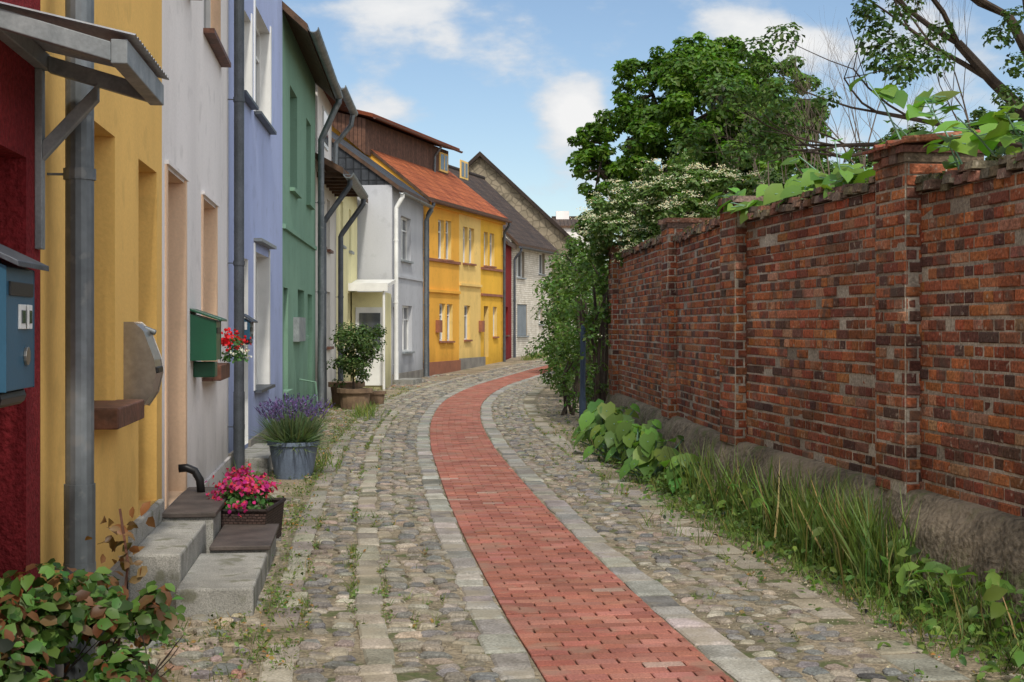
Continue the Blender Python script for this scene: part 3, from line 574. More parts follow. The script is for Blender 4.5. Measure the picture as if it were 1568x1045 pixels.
n=330; a=rng.uniform(0,6.283,n); sp=rng.uniform(0.05,1,n)**.6; A=nrm(np.stack([np.cos(a)*sp*.95,np.sin(a)*sp*.95,np.ones(n)*1.1],1)); L_=rng.uniform(.32,.52,n)
P0=np.array([lx_,ly,.38])+np.stack([np.cos(a)*sp*.1,np.sin(a)*sp*.1,np.zeros(n)],1); PP=[];AA=[]
for k in range(4): PP.append(P0+A*(L_+k*.016)[:,None]); AA.append(A)
PP=np.concatenate(PP);AA=np.concatenate(AA); leaves('lavender_spikes',PP,rng.normal(size=(len(PP),3)),rng.uniform(.022,.036,len(PP)),cols(len(PP),(.13,.09,.24)),mPet,e,TD,FD,AA)
e=empty('geranium_window_box'); x=MB(); ub=fW.u(309); fW.box(x,ub+.1,ub+1.0,.0,.16,1.16,1.30,mSill); x.fin('trough',e,bevel=.008)
flowers(fW.pt(ub+.95,.2,1.33),.13,.25,.18,200,60,(.06,.15,.04),[(.8,.8,.75)],.04,.022,e)
flowers(fW.pt(ub+.85,.22,1.48),.10,.18,.12,80,150,(.06,.15,.04),[(.65,.01,.02),(.8,.03,.04)],.04,.032,e)
e=empty('shrub_in_planter'); x=MB()
for (cx,cy,r,h) in ((-3.12,28.2,.34,.42),(-3.42,29.4,.36,.5),(-2.85,29.6,.22,.3)): x.lathe((cx,cy,0),[(0,0),(r*.8,0),(r*.92,h*.8),(r*1.06,h*.8),(r*1.06,h),(r*.9,h),(0,h*.92)],mTerra,16)
x.fin('planters',e)
x=MB(); tips=[]; branch(x,Vector((-3.15,28.3,.35)),Vector((0,0,1)),.5,.03,2,tips,.5); x.fin('stems',e)
cl=clumps([((-3.1,28.4,1.15),(.5,.6,.65)),((-2.85,28.6,1.3),(.3,.4,.4)),((-3.3,28.6,.8),(.35,.4,.4))],20,.35,(.4,1)); P,N,_=cloud(cl,4200)
leaves('foliage',P,N,rng.uniform(.05,.09,4200),cols(4200,(.08,.13,.04),.35),mLeaf,e)
e=empty('rose_bush'); x=MB(); tips=[]
for k in range(9): branch(x,Vector((-1.78+R.gauss(0,.17),5.6+R.gauss(0,.2),0)),Vector((R.gauss(0,.3),R.gauss(0,.3),1)).normalized(),.26,.008,1,tips,.5,seg=5)
sh=[Vector((-1.66,6.0,.3)),Vector((-1.62,6.0,.65)),Vector((-1.655,6.0,.88))]; x.tube(sh,.006,mSill,5); x.fin('stems',e)
cl=clumps([((-1.85,5.55,.30),(.36,.4,.34)),((-1.62,5.75,.36),(.24,.3,.30)),((-1.95,5.2,.28),(.3,.3,.3)),((-1.62,5.45,.15),(.2,.3,.2)),((-1.8,6.0,.3),(.2,.2,.25))],16,.36,(.4,1)); NN_=2600; P,N,_=cloud(cl,NN_)
C=cols(NN_,(.065,.125,.025),.45); k=rng.random(NN_)<.2; C[k]=cols(k.sum(),(.15,.07,.03),.3)
leaves('foliage',P,N+[0,-.5,0],rng.uniform(.04,.085,NN_),C,mLeaf,e,TD*np.array([1,1.2,1]),FD)
n=60; P=np.array([-1.64,6.0,.64])+np.stack([rng.normal(0,.055,n),rng.normal(0,.04,n),rng.uniform(-.25,.24,n)],1)
leaves('young_leaves',P,rng.normal(size=(n,3))+[0,-.6,.5],rng.uniform(.04,.08,n),cols(n,(.17,.09,.035),.3),mLeaf,e,TD,FD)
# ------------------------------------------------------------------ brick wall
ew=empty('brick_wall')
bc=[(.40,.125,.055),(.36,.105,.05),(.44,.155,.065),(.32,.095,.05),(.48,.18,.07),(.26,.085,.055),(.38,.14,.07),(.35,.125,.065),(.43,.15,.055),(.17,.075,.055),(.42,.21,.13),(.13,.07,.055)]
bm=MB(); mo=MB()
def panel(O,t,n,L,z0,z1):
    O=np.array(O,float);t=np.array(t);n=np.array(n)
    def pt(u,o,z): q=O+t*u+n*o; return (q[0],q[1],z)
    mo.face([pt(0,-.009,z0),pt(L,-.009,z0),pt(L,-.009,z1),pt(0,-.009,z1)],mMort)
    rows=max(1,int(round((z1-z0)/.078))); h=(z1-z0)/rows
    for i in range(rows):
        hd=(i%2); l=.125 if hd else .25; u=-(.06 if hd else (0.125 if (i//2)%2 else .0)); za=z0+i*h+.006; zb=za+h-.0125; dz=R.gauss(0,.002)
        while u<L-.02:
            a=max(u,0)+.006; b=min(u+l,L)-.006; u+=l
            if b-a<.03: continue
            a+=R.uniform(0,.004); b-=R.uniform(0,.004)
            wx=mnoise.noise(Vector((O[0]+t[0]*u,O[1]+t[1]*u,za))*1.1)
            k_=1-.35*max(0,wx+.1)-(.18 if za-z0<.3 else 0)
            c=tuple(q*k_ for q in vary(R.choice(bc),.14,.06)); o=R.gauss(0,.003); e=.007
            if R.random()<.035: o-=R.uniform(.008,.018)
            z_a=za+dz+R.uniform(0,.003); z_b=zb+dz-R.uniform(0,.003)
            g1=[pt(a,-.02,z_a),pt(b,-.02,z_a),pt(b,-.02,z_b),pt(a,-.02,z_b)]
            g2=[pt(a,o-e*.8,z_a),pt(b,o-e*.8,z_a),pt(b,o-e*.8,z_b),pt(a,o-e*.8,z_b)]
            g3=[pt(a+e,o+R.gauss(0,.0015),z_a+e),pt(b-e,o+R.gauss(0,.0015),z_a+e),pt(b-e,o+R.gauss(0,.0015),z_b-e),pt(a+e,o,z_b-e)]
            bm.raw(g1+g2+g3,[(8,9,10,11),(4,5,9,8),(5,6,10,9),(6,7,11,10),(7,4,8,11),(0,1,5,4),(1,2,6,5),(2,3,7,6),(3,0,4,7)],mWBk,c)
ybr=[4.0,9.25,12.97,16.7,22.25]; tops=[2.49,2.58,2.62,2.68]; caps=MB(); zB=.60; moss=[]
dkc=[(.17,.09,.065),(.12,.08,.06),(.23,.11,.07),(.13,.11,.08),(.20,.15,.11)]
for i in range(4):
    a=np.array([wallX_line(ybr[i]),ybr[i]]); b=np.array([wallX_line(ybr[i+1]),ybr[i+1]]); t=(b-a)/np.linalg.norm(b-a); n=np.array([-t[1],t[0]]); L=np.linalg.norm(b-a)
    panel(a,t,n,L,zB,tops[i]); mo.hexa([(*(a+n*-.02),zB),(*(a+n*-.34),zB),(*(b+n*-.34),zB),(*(b+n*-.02),zB),(*(a+n*-.02),tops[i]),(*(a+n*-.34),tops[i]),(*(b+n*-.34),tops[i]),(*(b+n*-.02),tops[i])],mMort)
    u=0
    while u<L:
        for (o1_,z_,h_) in ((.04,tops[i]+.002,.055),(.02,tops[i]+.059,.045)):
            w=.11; oo=o1_+R.gauss(0,.017); dz=R.gauss(0,.010)
            if R.random()<.25 and z_>tops[i]+.03: continue
            p=a+t*(u+.004); q=a+t*(u+w-.004)
            caps.hexa([(*(p+n*oo),z_+dz),(*(p-n*.36),z_+dz),(*(q-n*.36),z_+dz),(*(q+n*oo),z_+dz),(*(p+n*(oo-.01)),z_+h_+dz),(*(p-n*.36),z_+h_+dz),(*(q-n*.36),z_+h_+dz),(*(q+n*(oo-.01)),z_+h_+dz)],mWBk,vary(R.choice(dkc),.2))
        if mnoise.noise(Vector((u*1.5,i*7,2)))>-.05:
            for _ in range(16): p=a+t*(u+R.uniform(0,.11))+n*R.uniform(-.1,.035); moss.append((p[0],p[1],tops[i]+R.uniform(.05,.115)))
        u+=.11
    hw=.25; pr=.10; c=b; top=tops[i]+(.2,.12,.17,.10)[i]
    panel(c-t*hw+n*pr,t,n,2*hw,zB-.02,top)
    panel(c-t*hw-n*.3,n,-t,pr+.3,zB-.02,top); panel(c+t*hw+n*pr,-n,t,pr+.3,zB-.02,top)
    A_=[c-t*(hw-.015)+n*(pr-.015),c-t*(hw-.015)-n*.38,c+t*(hw-.015)-n*.38,c+t*(hw-.015)+n*(pr-.015)]
    mo.hexa([(*p,zB-.02) for p in A_]+[(*p,top) for p in A_],mMort)
    for k,(ex_,zz) in enumerate(((.015,top+.001),(.035,top+.060))):
        w=2*(hw+ex_); m_=5
        for s in range(m_):
            if k and i and R.random()<.4: continue
            p=c-t*(hw+ex_)+t*(w/m_*s+.004); q=c-t*(hw+ex_)+t*(w/m_*(s+1)-.004); o=pr+ex_+R.gauss(0,.014); h_=.055+R.gauss(0,.006)
            caps.hexa([(*(p+n*o),zz),(*(p-n*.42),zz),(*(q-n*.42),zz),(*(q+n*o),zz),(*(p+n*o),zz+h_),(*(p-n*.42),zz+h_),(*(q-n*.42),zz+h_),(*(q+n*o),zz+h_)],mWBk,vary(R.choice(dkc+[(.27,.12,.075)]),.2))
    zz=top+.125
    if i==0:
        for s in range(3):
            p=c-t*(.33-.22*s); q=p+t*.21; r0,r1=pr+.07+R.gauss(0,.015),-.42; dz=R.gauss(0,.008)
            cl_=vary((.32,.12,.07),.15)
            caps.hexa([(*(p+n*r0),zz-.015+dz),(*(p+n*r1),zz+.04),(*(q+n*r1),zz+.04),(*(q+n*r0),zz-.015),(*(p+n*r0),zz+.003+dz),(*(p+n*r1),zz+.058),(*(q+n*r1),zz+.058),(*(q+n*r0),zz+.003)],mWBk,cl_)
            caps.tube([(*(p+n*r0),zz+.004),(*(p+n*r1),zz+.06)],.022,mWBk,8,cl_)
bm.fin('bricks',ew); mo.fin('mortar_core',ew); caps.fin('coping',ew)
leaves('coping_moss',moss,rng.normal(size=(len(moss),3))*.5+[-.3,-.2,1],rng.uniform(.02,.05,len(moss)),cols(len(moss),(.09,.10,.035),.4),mLeaf,ew,TD,FD)
x=MB(); V=[];st_=.045; ny=int((22.6-4)/st_); prof=[(.26,-.06),(.26,.05),(.245,.11),(.23,.17),(.215,.23),(.20,.29),(.185,.35),(.17,.41),(.15,.47),(.12,.53),(.09,.58),(.07,.61),(-.05,.63)]
for i in range(ny+1):
    y=4+i*st_; xx=wallX_line(y)
    for k,(o,z) in enumerate(prof):
        cell=mnoise.voronoi(Vector((y*2.0,z*2.8,0)))[0]; st2=min((cell[1]-cell[0])*.12,.022)
        d_=mnoise.noise(Vector((y*1.3,z*1.6,0)))*.06+mnoise.noise(Vector((y*6,z*7,5)))*.014+st2-.015
        V.append((xx-o-(d_ if k<12 else 0),y,z+(d_*.2 if 0<k<12 else 0)))
m_=len(prof); x.raw(V,[(i*m_+k,i*m_+k+1,(i+1)*m_+k+1,(i+1)*m_+k) for i in range(ny) for k in range(m_-1)],mFnd); x.fin('fieldstone_footing',ew,smooth=True)
x=MB(); x.tube([(1.15,23.2,0),(1.16,23.2,1.62)],.045,mPole,12); x.tube([(1.16,23.2,1.62),(1.16,23.2,1.68)],[.05,.03],mPole,12); x.tube([(1.15,23.2,0),(1.15,23.2,.5)],.055,mPole,12); x.fin('blue_post',smooth=False)
# ------------------------------------------------------------------ vegetation
def WP(px,py,d): return ((px-784)/F*d,d,CH+(HZ-py)*d/F)
def lobe(px,py,r,d,dy=1.0):
    s=d/F; return (WP(px,py,d),(r*s,r*s*dy,r*s))
e=empty('chestnut_tree'); D_=42
lobes=[lobe(a,b,r,D_+dd) for a,b,r,dd in [(1060,190,108,0),(1000,145,62,1),(1050,108,58,0),(1120,118,62,1),(1185,152,66,0),(1215,205,58,-.5),(960,215,68,0),(918,262,46,-.5),(905,218,30,0),(1140,220,95,-1),(1020,265,90,-1),(945,300,50,0),(1100,300,95,0),(1190,280,80,0),(1235,185,32,0),(1090,170,80,-2),(1130,240,80,-2.5),(1180,220,60,-2)]]
x=MB(); base=Vector(WP(1085,500,D_)); base.z=0; tips=[]
x.tube([base,base+Vector((.05,0,1.5)),base+Vector((.1,0,3.4))],[.42,.32,.28],mBark,12)
for (c,r) in lobes:
    c=Vector(c); s=base+Vector((.1,0,3.2)); mid=s.lerp(c,.5)+Vector((0,0,-.3)); x.tube([s,mid,c],[.16,.1,.05],mBark,7)
    for k in range(5):
        q=c+Vector(sph(1)[0])*r[0]*.7; x.tube([c,q],[.05,.015],mBark,5)
x.fin('trunk_and_limbs',e)
cl=clumps(lobes,28,.25,(.68,1.0),.25); n=62000; P,N,idx=cloud(cl,n,.7,.6)
sh_=np.array([R.uniform(.7,1.3) for _ in cl])[idx]; C=cols(n,(.078,.155,.016),.22)*sh_[:,None]
leaves('crown',P,N,rng.uniform(.12,.23,n),C,mLeaf,e)
e=empty('elder_bush')
el=[lobe(a,b,r,dd) for a,b,r,dd in [(965,320,48,21.5),(1025,292,44,20),(940,360,40,22.2),(1075,300,38,18.6),(1005,335,36,20),(1050,325,30,18.0),(915,350,36,23.4),(1110,292,30,17.6),(990,365,22,20.2),(965,385,22,21.5),(1140,290,24,16.6),(930,390,24,22.5)]]
x=MB()
for (c,r) in el:
    c=Vector(c); b0=Vector((max(c.x+.4,wallX_line(c.y)+.7),c.y+.4,0)); x.tube([b0,b0+Vector((0,0,2.9)),c],[.05,.035,.02],mBark,6)
x.fin('stems',e)
cl=clumps(el,20,.34,(.5,1.05),.2); n=15000; P,N,idx=cloud(cl,n); leaves('foliage',P,N,rng.uniform(.05,.10,n),cols(n,(.10,.165,.04),.3),mLeaf,e)
ix=rng.choice(len(P),560); PP=[];NN=[]
for i in ix:
    if N[i][2]<.1: continue
    k=24; rr_=R.uniform(.03,.06); q=rng.normal(size=(k,3))*[rr_,rr_,.012]; c0=P[i]+nrm(N[i][None])[0]*.05+np.array([0,-.05,.03]); PP.append(c0+q); NN.append(np.tile([0,-.5,1],(k,1))+rng.normal(size=(k,3))*.3)
PP=np.concatenate(PP);NN=np.concatenate(NN); leaves('umbels',PP,NN,rng.uniform(.018,.032,len(PP)),cols(len(PP),(.62,.60,.42),.12),mPet,e)
e=empty('climbing_hedge')
hl=[((1.50,23.7,1.0),(.42,.7,1.1)),((1.50,23.2,2.3),(.46,.6,.7)),((1.30,25.2,1.3),(.55,.8,1.3)),((1.3,26.5,2.4),(.6,.9,.8)),((1.1,26.6,.7),(.5,.8,.8)),((1.4,29,1.5),(.75,1.2,1.6)),((1.6,31.5,2.2),(.9,1.3,1.2)),((1.5,33.5,1.2),(.8,1.5,1.3)),((1.9,37,1.8),(.9,1.8,1.8)),((2.3,41,1.6),(.9,1.8,1.6)),((2.9,45,1.4),(1,2,1.4)),((3.8,49,1.5),(1.2,2.2,1.5)),((1.45,22.6,1.6),(.28,.4,.9))]
cl=clumps(hl,34,.22,(.72,1.08),.1); n=38000; P,N,idx=cloud(cl,n,.7,.9); k=P[:,2]>.02; P,N,idx=P[k],N[k],idx[k]; n=len(P)
sh_=np.array([R.uniform(.55,1.35) for _ in cl])[idx]; leaves('foliage',P,N,rng.uniform(.05,.12,n),cols(n,(.085,.15,.03),.3)*sh_[:,None],mLeaf,e)
x=MB()
for (c,r) in hl:
    for k in range(3): x.tube([(c[0]+R.uniform(-.2,.3),c[1]+R.uniform(-.5,.5),0),(c[0]+R.uniform(-.2,.2),c[1],c[2]),(c[0]+R.uniform(-.3,.3),c[1]+R.uniform(-.4,.4),c[2]+r[2]*.7)],[.035,.025,.01],mBark,5)
x.fin('stems',e)
ix=rng.choice(len(P),200); PP=np.concatenate([P[i]+rng.normal(size=(12,3))*.035 for i in ix if P[i][1]<32]); leaves('blossoms',PP,rng.normal(size=PP.shape)+[-.5,-.6,.5],rng.uniform(.022,.04,len(PP)),cols(len(PP),(.60,.60,.48),.1),mPet,e)
e=empty('garden_thicket')
tl=[lobe(a,b,r,dd) for a,b,r,dd in [(1180,300,40,26),(1260,290,45,24),(1330,262,42,22),(1240,330,50,24),(1400,240,55,20),(1500,210,50,18),(1560,205,50,17),(1450,250,46,18)]]
cl=clumps(tl,20,.3,(.5,1),.2); n=14000; P,N,idx=cloud(cl,n); leaves('foliage',P,N,rng.uniform(.05,.11,n),cols(n,(.07,.12,.032),.35),mLeaf,e)
x=MB(); tips=[]
for (px,d) in ((1150,25),(1185,24),(1230,23),(1260,22),(1290,21),(1320,19),(1340,18),(1500,16)):
    b0=Vector(((px-784)/F*d,d,2.4)); branch(x,b0,Vector((R.gauss(0,.1),0,1)).normalized(),1.2,.03,4,tips,.38,mTwig,3,.25,5)
x.fin('bare_twigs',e)
e=empty('garden_tree'); x=MB(); tips=[]; b0=Vector((6.6,15.5,0))
x.tube([b0,b0+Vector((-.1,0,2)),b0+Vector((-.5,0,3.6))],[.2,.17,.14],mBark,10)
st=b0+Vector((-.5,0,3.6))
for dv,l in (((-1,-.1,.55),1.7),((-.6,.1,.9),1.6),((.1,0,1),1.6),((-1,.1,.15),1.5),((-.2,-.3,.8),1.3)):
    branch(x,st,Vector(dv).normalized(),l,.085,3,tips,.5,mBark,3,.1,7)
x.fin('trunk_and_limbs',e)
cl=[(np.array(t),R.uniform(.14,.26)) for t in tips if R.random()<.5]+[(np.array(WP(a,b,15)),R.uniform(.13,.22)) for a,b in [(1325,10),(1350,45),(1385,25),(1345,95),(1400,70),(1430,95),(1440,50),(1380,115),(1530,60),(1555,30),(1560,100),(1545,150),(1330,30),(1365,75)]]
n=13000; P,N,idx=cloud(cl,n); leaves('crown',P,N,rng.uniform(.045,.09,n),cols(n,(.07,.13,.03),.35),mLeaf,e)
e=empty('large_leaved_climber'); P=[];x=MB(); A0=[]
for k in range(34):
    y=R.choice([R.uniform(7.2,9.0),R.uniform(9.5,13.2),R.uniform(9.6,13),R.uniform(7.6,12)]); bx=wallX_line(y)+R.uniform(.05,.5); top=2.86 if abs(y-9.25)<.4 else 2.64
    hgt=abs(R.gauss(.15,.22 if y<11.4 else .12)); lean=Vector((R.gauss(-.12,.18),R.gauss(0,.2),0)); pts=[Vector((bx+.15,y,2.1)),Vector((bx+.05,y,top)),Vector((bx,y,top+hgt*.6))+lean*.4,Vector((bx,y,top+hgt))+lean]
    x.tube(pts,[.010,.008,.006,.004],mGrn,5)
    for j in range(7):
        s=R.uniform(0,1); q=(pts[1].lerp(pts[2],s) if R.random()<.45 else pts[2].lerp(pts[3],s)); ang=R.uniform(0,6.28); off=Vector((math.cos(ang)*.12,math.sin(ang)*.12,R.uniform(-.03,.04))); lp=q+off; x.tube([q,lp],.003,mGrn,4); P.append(tuple(lp)); A0.append((off.x,off.y,-.12))
x.fin('stems',e); n=len(P); N=np.stack([rng.normal(-.25,.35,n),rng.normal(-.35,.35,n),rng.uniform(.6,1.2,n)],1)
leaves('foliage',P,N,rng.uniform(.09,.24,n),cols(n,(.125,.235,.035),.28),mLeaf,e,TH,FH,np.array(A0))
def blades(name,pts,h0,h1,col,parent,wid=1.,lean=.35):
    pts=np.array(pts); n=len(pts); A=np.stack([rng.normal(0,lean,n),rng.normal(0,lean,n),np.ones(n)],1); N=rng.normal(size=(n,3)); N[:,2]=0
    C=cols(n,col,.3); k=rng.random(n)<.12; C[k]=cols(int(k.sum()),(.32,.27,.12),.2)
    return leaves(name,pts,N,rng.uniform(h0,h1,n),C,mLeaf,parent,TB*np.array([1,wid,1]),FB,A)
e=empty('wall_foot_weeds'); pts=[];tall=[];low=[];mid=[]
for k in range(620):
    y=R.uniform(5.0,22); edge=wallX_line(y)-.20
    if mnoise.noise(Vector((y*1.3,0,9)))<-.2: continue
    x0=edge-abs(R.gauss(0,.24))
    for j in range(20): pts.append((x0+R.gauss(0,.05),y+R.gauss(0,.06),0))
    if k%3==0:
        for j in range(22): mid.append((edge-abs(R.gauss(0,.08))+R.gauss(0,.03),y+R.gauss(0,.05),0))
for (cx,cy,nn) in ((2.28,9.2,420),(2.18,9.9,380),(2.3,8.7,160),(2.05,11.2,140),(1.8,13.2,110),(1.95,12.2,120),(2.1,10.6,160)):
    for j in range(nn): tall.append((cx+R.gauss(0,.09),cy+R.gauss(0,.18),0))
blades('grass',pts,.05,.2,(.14,.205,.05),e,.6,.55); blades('mid_grass',mid,.18,.42,(.12,.185,.045),e,.45,.35); blades('tall_grass',tall,.30,.70,(.125,.19,.045),e,.4,.22)
for k in range(5200):
    y=R.uniform(5.0,22); edge=wallX_line(y)-.20; dd_=abs(R.gauss(0,.26)); low.append((edge-dd_,y,R.uniform(.01,.10 if R.random()<.5 else .34*math.exp(-dd_*2.5))))
n=len(low); leaves('low_leaves',low,rng.normal(size=(n,3))*.5+[-.3,-.2,1],rng.uniform(.025,.075,n),cols(n,(.10,.17,.035),.38),mLeaf,e,TD,FD)
big=[]
for (cx,cy) in ((2.38,7.7),(2.33,8.1),(2.48,7.2),(2.15,10.6),(2.0,12.0),(2.4,8.4),(2.55,6.7),(1.75,14.4),(2.28,9.6)):
    for j in range(34): big.append((cx+R.gauss(0,.12),cy+R.gauss(0,.18),R.uniform(.03,.36)))
leaves('dock_leaves',big,rng.normal(size=(len(big),3))*.6+[-.3,-.4,1],rng.uniform(.07,.15,len(big)),cols(len(big),(.11,.19,.035),.28),mLeaf,e,TD,FD)
e=empty('burdock_plant'); P=[];N=[];x=MB();S=[];A0=[]
for (cx,cy,r,h,kk) in ((1.22,18.2,.44,.62,40),(1.42,16.4,.38,.55,30),(1.48,15.0,.34,.46,26),(1.15,19.5,.3,.55,14),(1.65,13.7,.28,.38,18),(1.32,17.2,.42,.5,26)):
    for k in range(kk):
        a=R.uniform(0,6.28); q=R.uniform(.2,1)*r; z=h*R.uniform(.25,1); p=(cx+math.cos(a)*q,cy+math.sin(a)*q,z); P.append(p); N.append((math.cos(a)*.5-.2+R.gauss(0,.2),math.sin(a)*.5-.4,.8)); A0.append((math.cos(a),math.sin(a),-.4)); S.append(R.uniform(.12,.30)); x.tube([(cx,cy,0),(cx+math.cos(a)*q*.5,cy+math.sin(a)*q*.5,z*.6),p],.008,mGrn,4)
x.fin('stalks',e); leaves('foliage',P,N,S,cols(len(P),(.115,.215,.04),.28),mLeaf,e,TH,FH,np.array(A0))
e=empty('verge_weeds'); pts=[];lf=[]
for k in range(820):
    y=R.uniform(5.5,38); t0=R.random(); xf=facX(y)+.06; xc=float(np.interp(y,dense[:,1],dense[:,0]))-1.76
    x0=xf+abs(R.gauss(0,.18)) if t0<.35 else (xc+R.gauss(0,.07) if t0<.6 else R.uniform(xf,xc))
    if x0>xc+.3: continue
    if 7.9<y<11.4 and x0<facX(y)+.85: continue
    for j in range(9): pts.append((x0+R.gauss(0,.04),y+R.gauss(0,.06),zg(y)))
    for j in range(16): lf.append((x0+R.gauss(0,.06),y+R.gauss(0,.08),zg(y)+R.uniform(.005,.06)))
for k in range(900):
    t=R.uniform(2,28); s=R.choice([-1.75,-1.56,-1.28,-1.56,-1.28,1.3,1.56,-1.1,1.7,1.9,2.1,R.uniform(-1.55,-.65),R.uniform(.7,1.3)]); xx,yy=PC(t,s+R.gauss(0,.02))
    if mnoise.noise(Vector((xx*2,yy*.8,4)))<-.05: continue
    for j in range(6): pts.append((xx+R.gauss(0,.012),yy+R.gauss(0,.05),zg(yy)+.01))
    for j in range(8): lf.append((xx+R.gauss(0,.015),yy+R.gauss(0,.07),zg(yy)+R.uniform(.02,.04)))
for (cx,cy) in ((-1.35,8.3),(-1.42,9.0),(-1.50,9.9),(-1.55,7.6),(-1.75,11.7),(-1.9,12.6),(-1.15,7.0)):
    for j in range(60): pts.append((cx+R.gauss(0,.06),cy+R.gauss(0,.16),0)); lf.append((cx+R.gauss(0,.07),cy+R.gauss(0,.2),R.uniform(.01,.07)))
blades('grass',pts,.025,.10,(.14,.195,.05),e,.8,.6)
n=len(lf); C=cols(n,(.125,.175,.045),.35); k=rng.random(n)<.12; C[k]=cols(int(k.sum()),(.32,.18,.06),.3)
leaves('low_leaves',lf,rng.normal(size=(n,3))*.5+[0,-.2,1],rng.uniform(.012,.038,n),C,mLeaf,e,TD,FD)
pts=[]
for (cx,cy,nn) in ((-2.75,14.6,60),(-2.25,16.5,60),(-2.9,17.4,50),(-2.6,25.5,130),(-2.75,27,130),(-3.1,31,100),(.6,55,200),(1.0,56.5,200),(1.3,58,200)):
    for j in range(nn): pts.append((cx+R.gauss(0,.12),cy+R.gauss(0,.3),zg(cy)))
blades('tufts',pts,.10,.30,(.15,.21,.05),e,.8,.4)
# ------------------------------------------------------------------ world, sun, camera
sv=Vector((.12,-.64,.76)).normalized()
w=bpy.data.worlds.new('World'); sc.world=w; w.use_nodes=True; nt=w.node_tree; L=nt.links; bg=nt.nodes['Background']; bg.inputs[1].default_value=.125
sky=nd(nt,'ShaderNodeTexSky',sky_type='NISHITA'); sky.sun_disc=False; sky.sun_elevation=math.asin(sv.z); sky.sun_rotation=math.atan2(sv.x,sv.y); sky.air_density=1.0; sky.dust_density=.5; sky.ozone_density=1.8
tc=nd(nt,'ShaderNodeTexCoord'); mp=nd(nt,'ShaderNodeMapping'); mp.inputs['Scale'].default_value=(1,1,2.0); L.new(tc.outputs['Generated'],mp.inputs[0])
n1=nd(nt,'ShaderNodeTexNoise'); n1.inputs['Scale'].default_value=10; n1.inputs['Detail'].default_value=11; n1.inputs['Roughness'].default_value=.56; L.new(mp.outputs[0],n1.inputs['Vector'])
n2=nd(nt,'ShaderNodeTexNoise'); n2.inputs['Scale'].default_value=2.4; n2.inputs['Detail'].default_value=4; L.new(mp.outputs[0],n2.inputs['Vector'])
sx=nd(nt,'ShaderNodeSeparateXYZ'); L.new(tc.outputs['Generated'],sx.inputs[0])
cv=nd(nt,'ShaderNodeMapRange'); cv.inputs[1].default_value=.85; cv.inputs[2].default_value=.1; cv.inputs[3].default_value=0; cv.inputs[4].default_value=.26; L.new(sx.outputs[1],cv.inputs[0]); acc=cv.outputs[0]  # extra unseen cloud cover beside and behind the view, added as neutral fill light
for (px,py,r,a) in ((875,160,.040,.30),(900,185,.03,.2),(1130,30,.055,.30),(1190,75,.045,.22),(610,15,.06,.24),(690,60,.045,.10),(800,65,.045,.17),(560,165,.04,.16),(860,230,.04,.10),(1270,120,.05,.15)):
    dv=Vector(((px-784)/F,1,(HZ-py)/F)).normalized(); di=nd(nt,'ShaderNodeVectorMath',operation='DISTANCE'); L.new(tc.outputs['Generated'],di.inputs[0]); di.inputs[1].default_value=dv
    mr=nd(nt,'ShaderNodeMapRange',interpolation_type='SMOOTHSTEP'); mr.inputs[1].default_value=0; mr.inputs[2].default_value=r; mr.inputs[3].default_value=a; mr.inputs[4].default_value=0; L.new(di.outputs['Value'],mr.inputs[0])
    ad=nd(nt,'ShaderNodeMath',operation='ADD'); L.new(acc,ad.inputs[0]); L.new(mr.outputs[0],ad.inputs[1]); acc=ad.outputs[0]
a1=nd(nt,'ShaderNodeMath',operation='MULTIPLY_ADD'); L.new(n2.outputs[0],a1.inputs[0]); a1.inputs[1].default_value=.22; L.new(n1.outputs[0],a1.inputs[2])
a2=nd(nt,'ShaderNodeMath',operation='ADD'); L.new(a1.outputs[0],a2.inputs[0]); L.new(acc,a2.inputs[1])
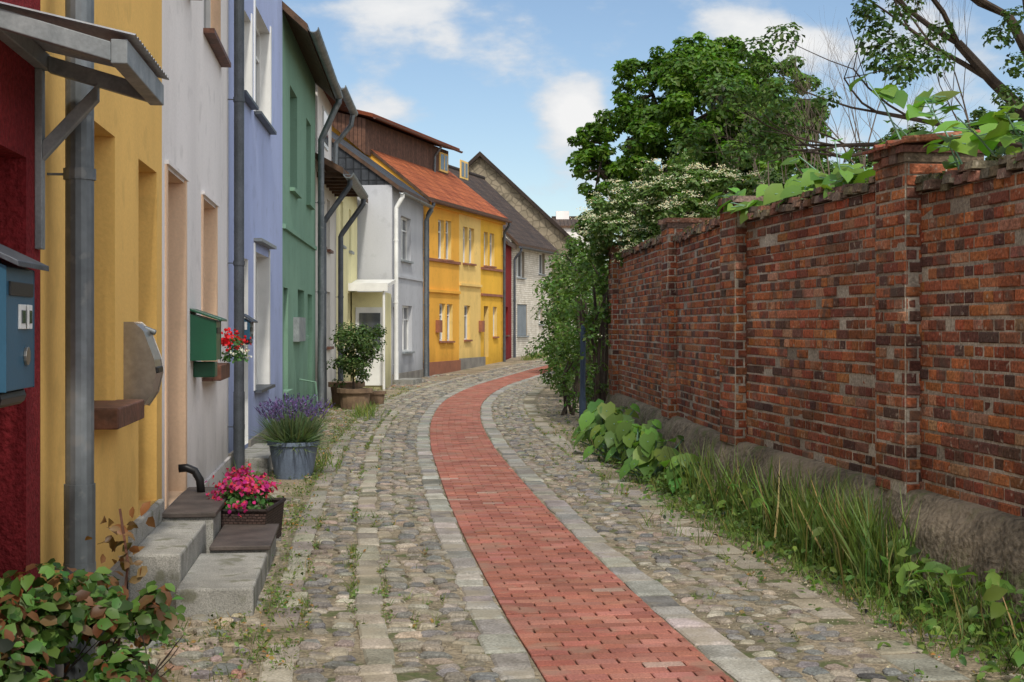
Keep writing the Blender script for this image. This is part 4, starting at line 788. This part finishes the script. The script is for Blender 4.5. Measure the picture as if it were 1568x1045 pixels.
mr=nd(nt,'ShaderNodeMapRange',interpolation_type='SMOOTHSTEP'); mr.inputs[1].default_value=.64; mr.inputs[2].default_value=.84; L.new(a2.outputs[0],mr.inputs[0])
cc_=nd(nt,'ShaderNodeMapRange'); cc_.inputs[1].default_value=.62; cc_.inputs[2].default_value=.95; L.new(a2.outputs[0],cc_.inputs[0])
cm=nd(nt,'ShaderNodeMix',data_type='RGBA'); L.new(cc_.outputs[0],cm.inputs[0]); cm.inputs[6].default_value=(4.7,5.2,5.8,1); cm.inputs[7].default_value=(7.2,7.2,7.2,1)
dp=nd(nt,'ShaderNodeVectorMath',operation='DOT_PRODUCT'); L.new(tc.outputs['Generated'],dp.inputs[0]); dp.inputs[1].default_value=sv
br2=nd(nt,'ShaderNodeMapRange'); br2.inputs[1].default_value=-.3; br2.inputs[2].default_value=.9; br2.inputs[3].default_value=1.0; br2.inputs[4].default_value=1.75; L.new(dp.outputs['Value'],br2.inputs[0])  # unseen clouds on the sun side made brighter to strengthen that fill
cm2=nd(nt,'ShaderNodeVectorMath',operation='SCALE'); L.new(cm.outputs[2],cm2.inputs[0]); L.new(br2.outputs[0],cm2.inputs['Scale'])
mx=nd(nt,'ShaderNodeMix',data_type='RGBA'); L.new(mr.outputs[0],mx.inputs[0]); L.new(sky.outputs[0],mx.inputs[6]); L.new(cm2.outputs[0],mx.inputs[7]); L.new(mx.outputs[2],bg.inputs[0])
sl=bpy.data.lights.new('sun','SUN'); sl.energy=2.7; sl.angle=math.radians(4); sl.color=(1,.94,.83); so=bpy.data.objects.new('sun',sl); sc.collection.objects.link(so); so.rotation_mode='QUATERNION'; so.rotation_quaternion=sv.to_track_quat('Z','Y'); so.location=(10,-10,20)
cd=bpy.data.cameras.new('camera'); cd.lens=50; cd.sensor_width=36; cd.shift_y=-22.5/1568; cd.clip_end=2000; cd.clip_start=.05
co_=bpy.data.objects.new('camera',cd); sc.collection.objects.link(co_); co_.location=(0,0,CH); co_.rotation_euler=(math.radians(90),0,0); sc.camera=co_
sc.view_settings.view_transform='Standard'; sc.view_settings.look='None'; sc.view_settings.exposure=0
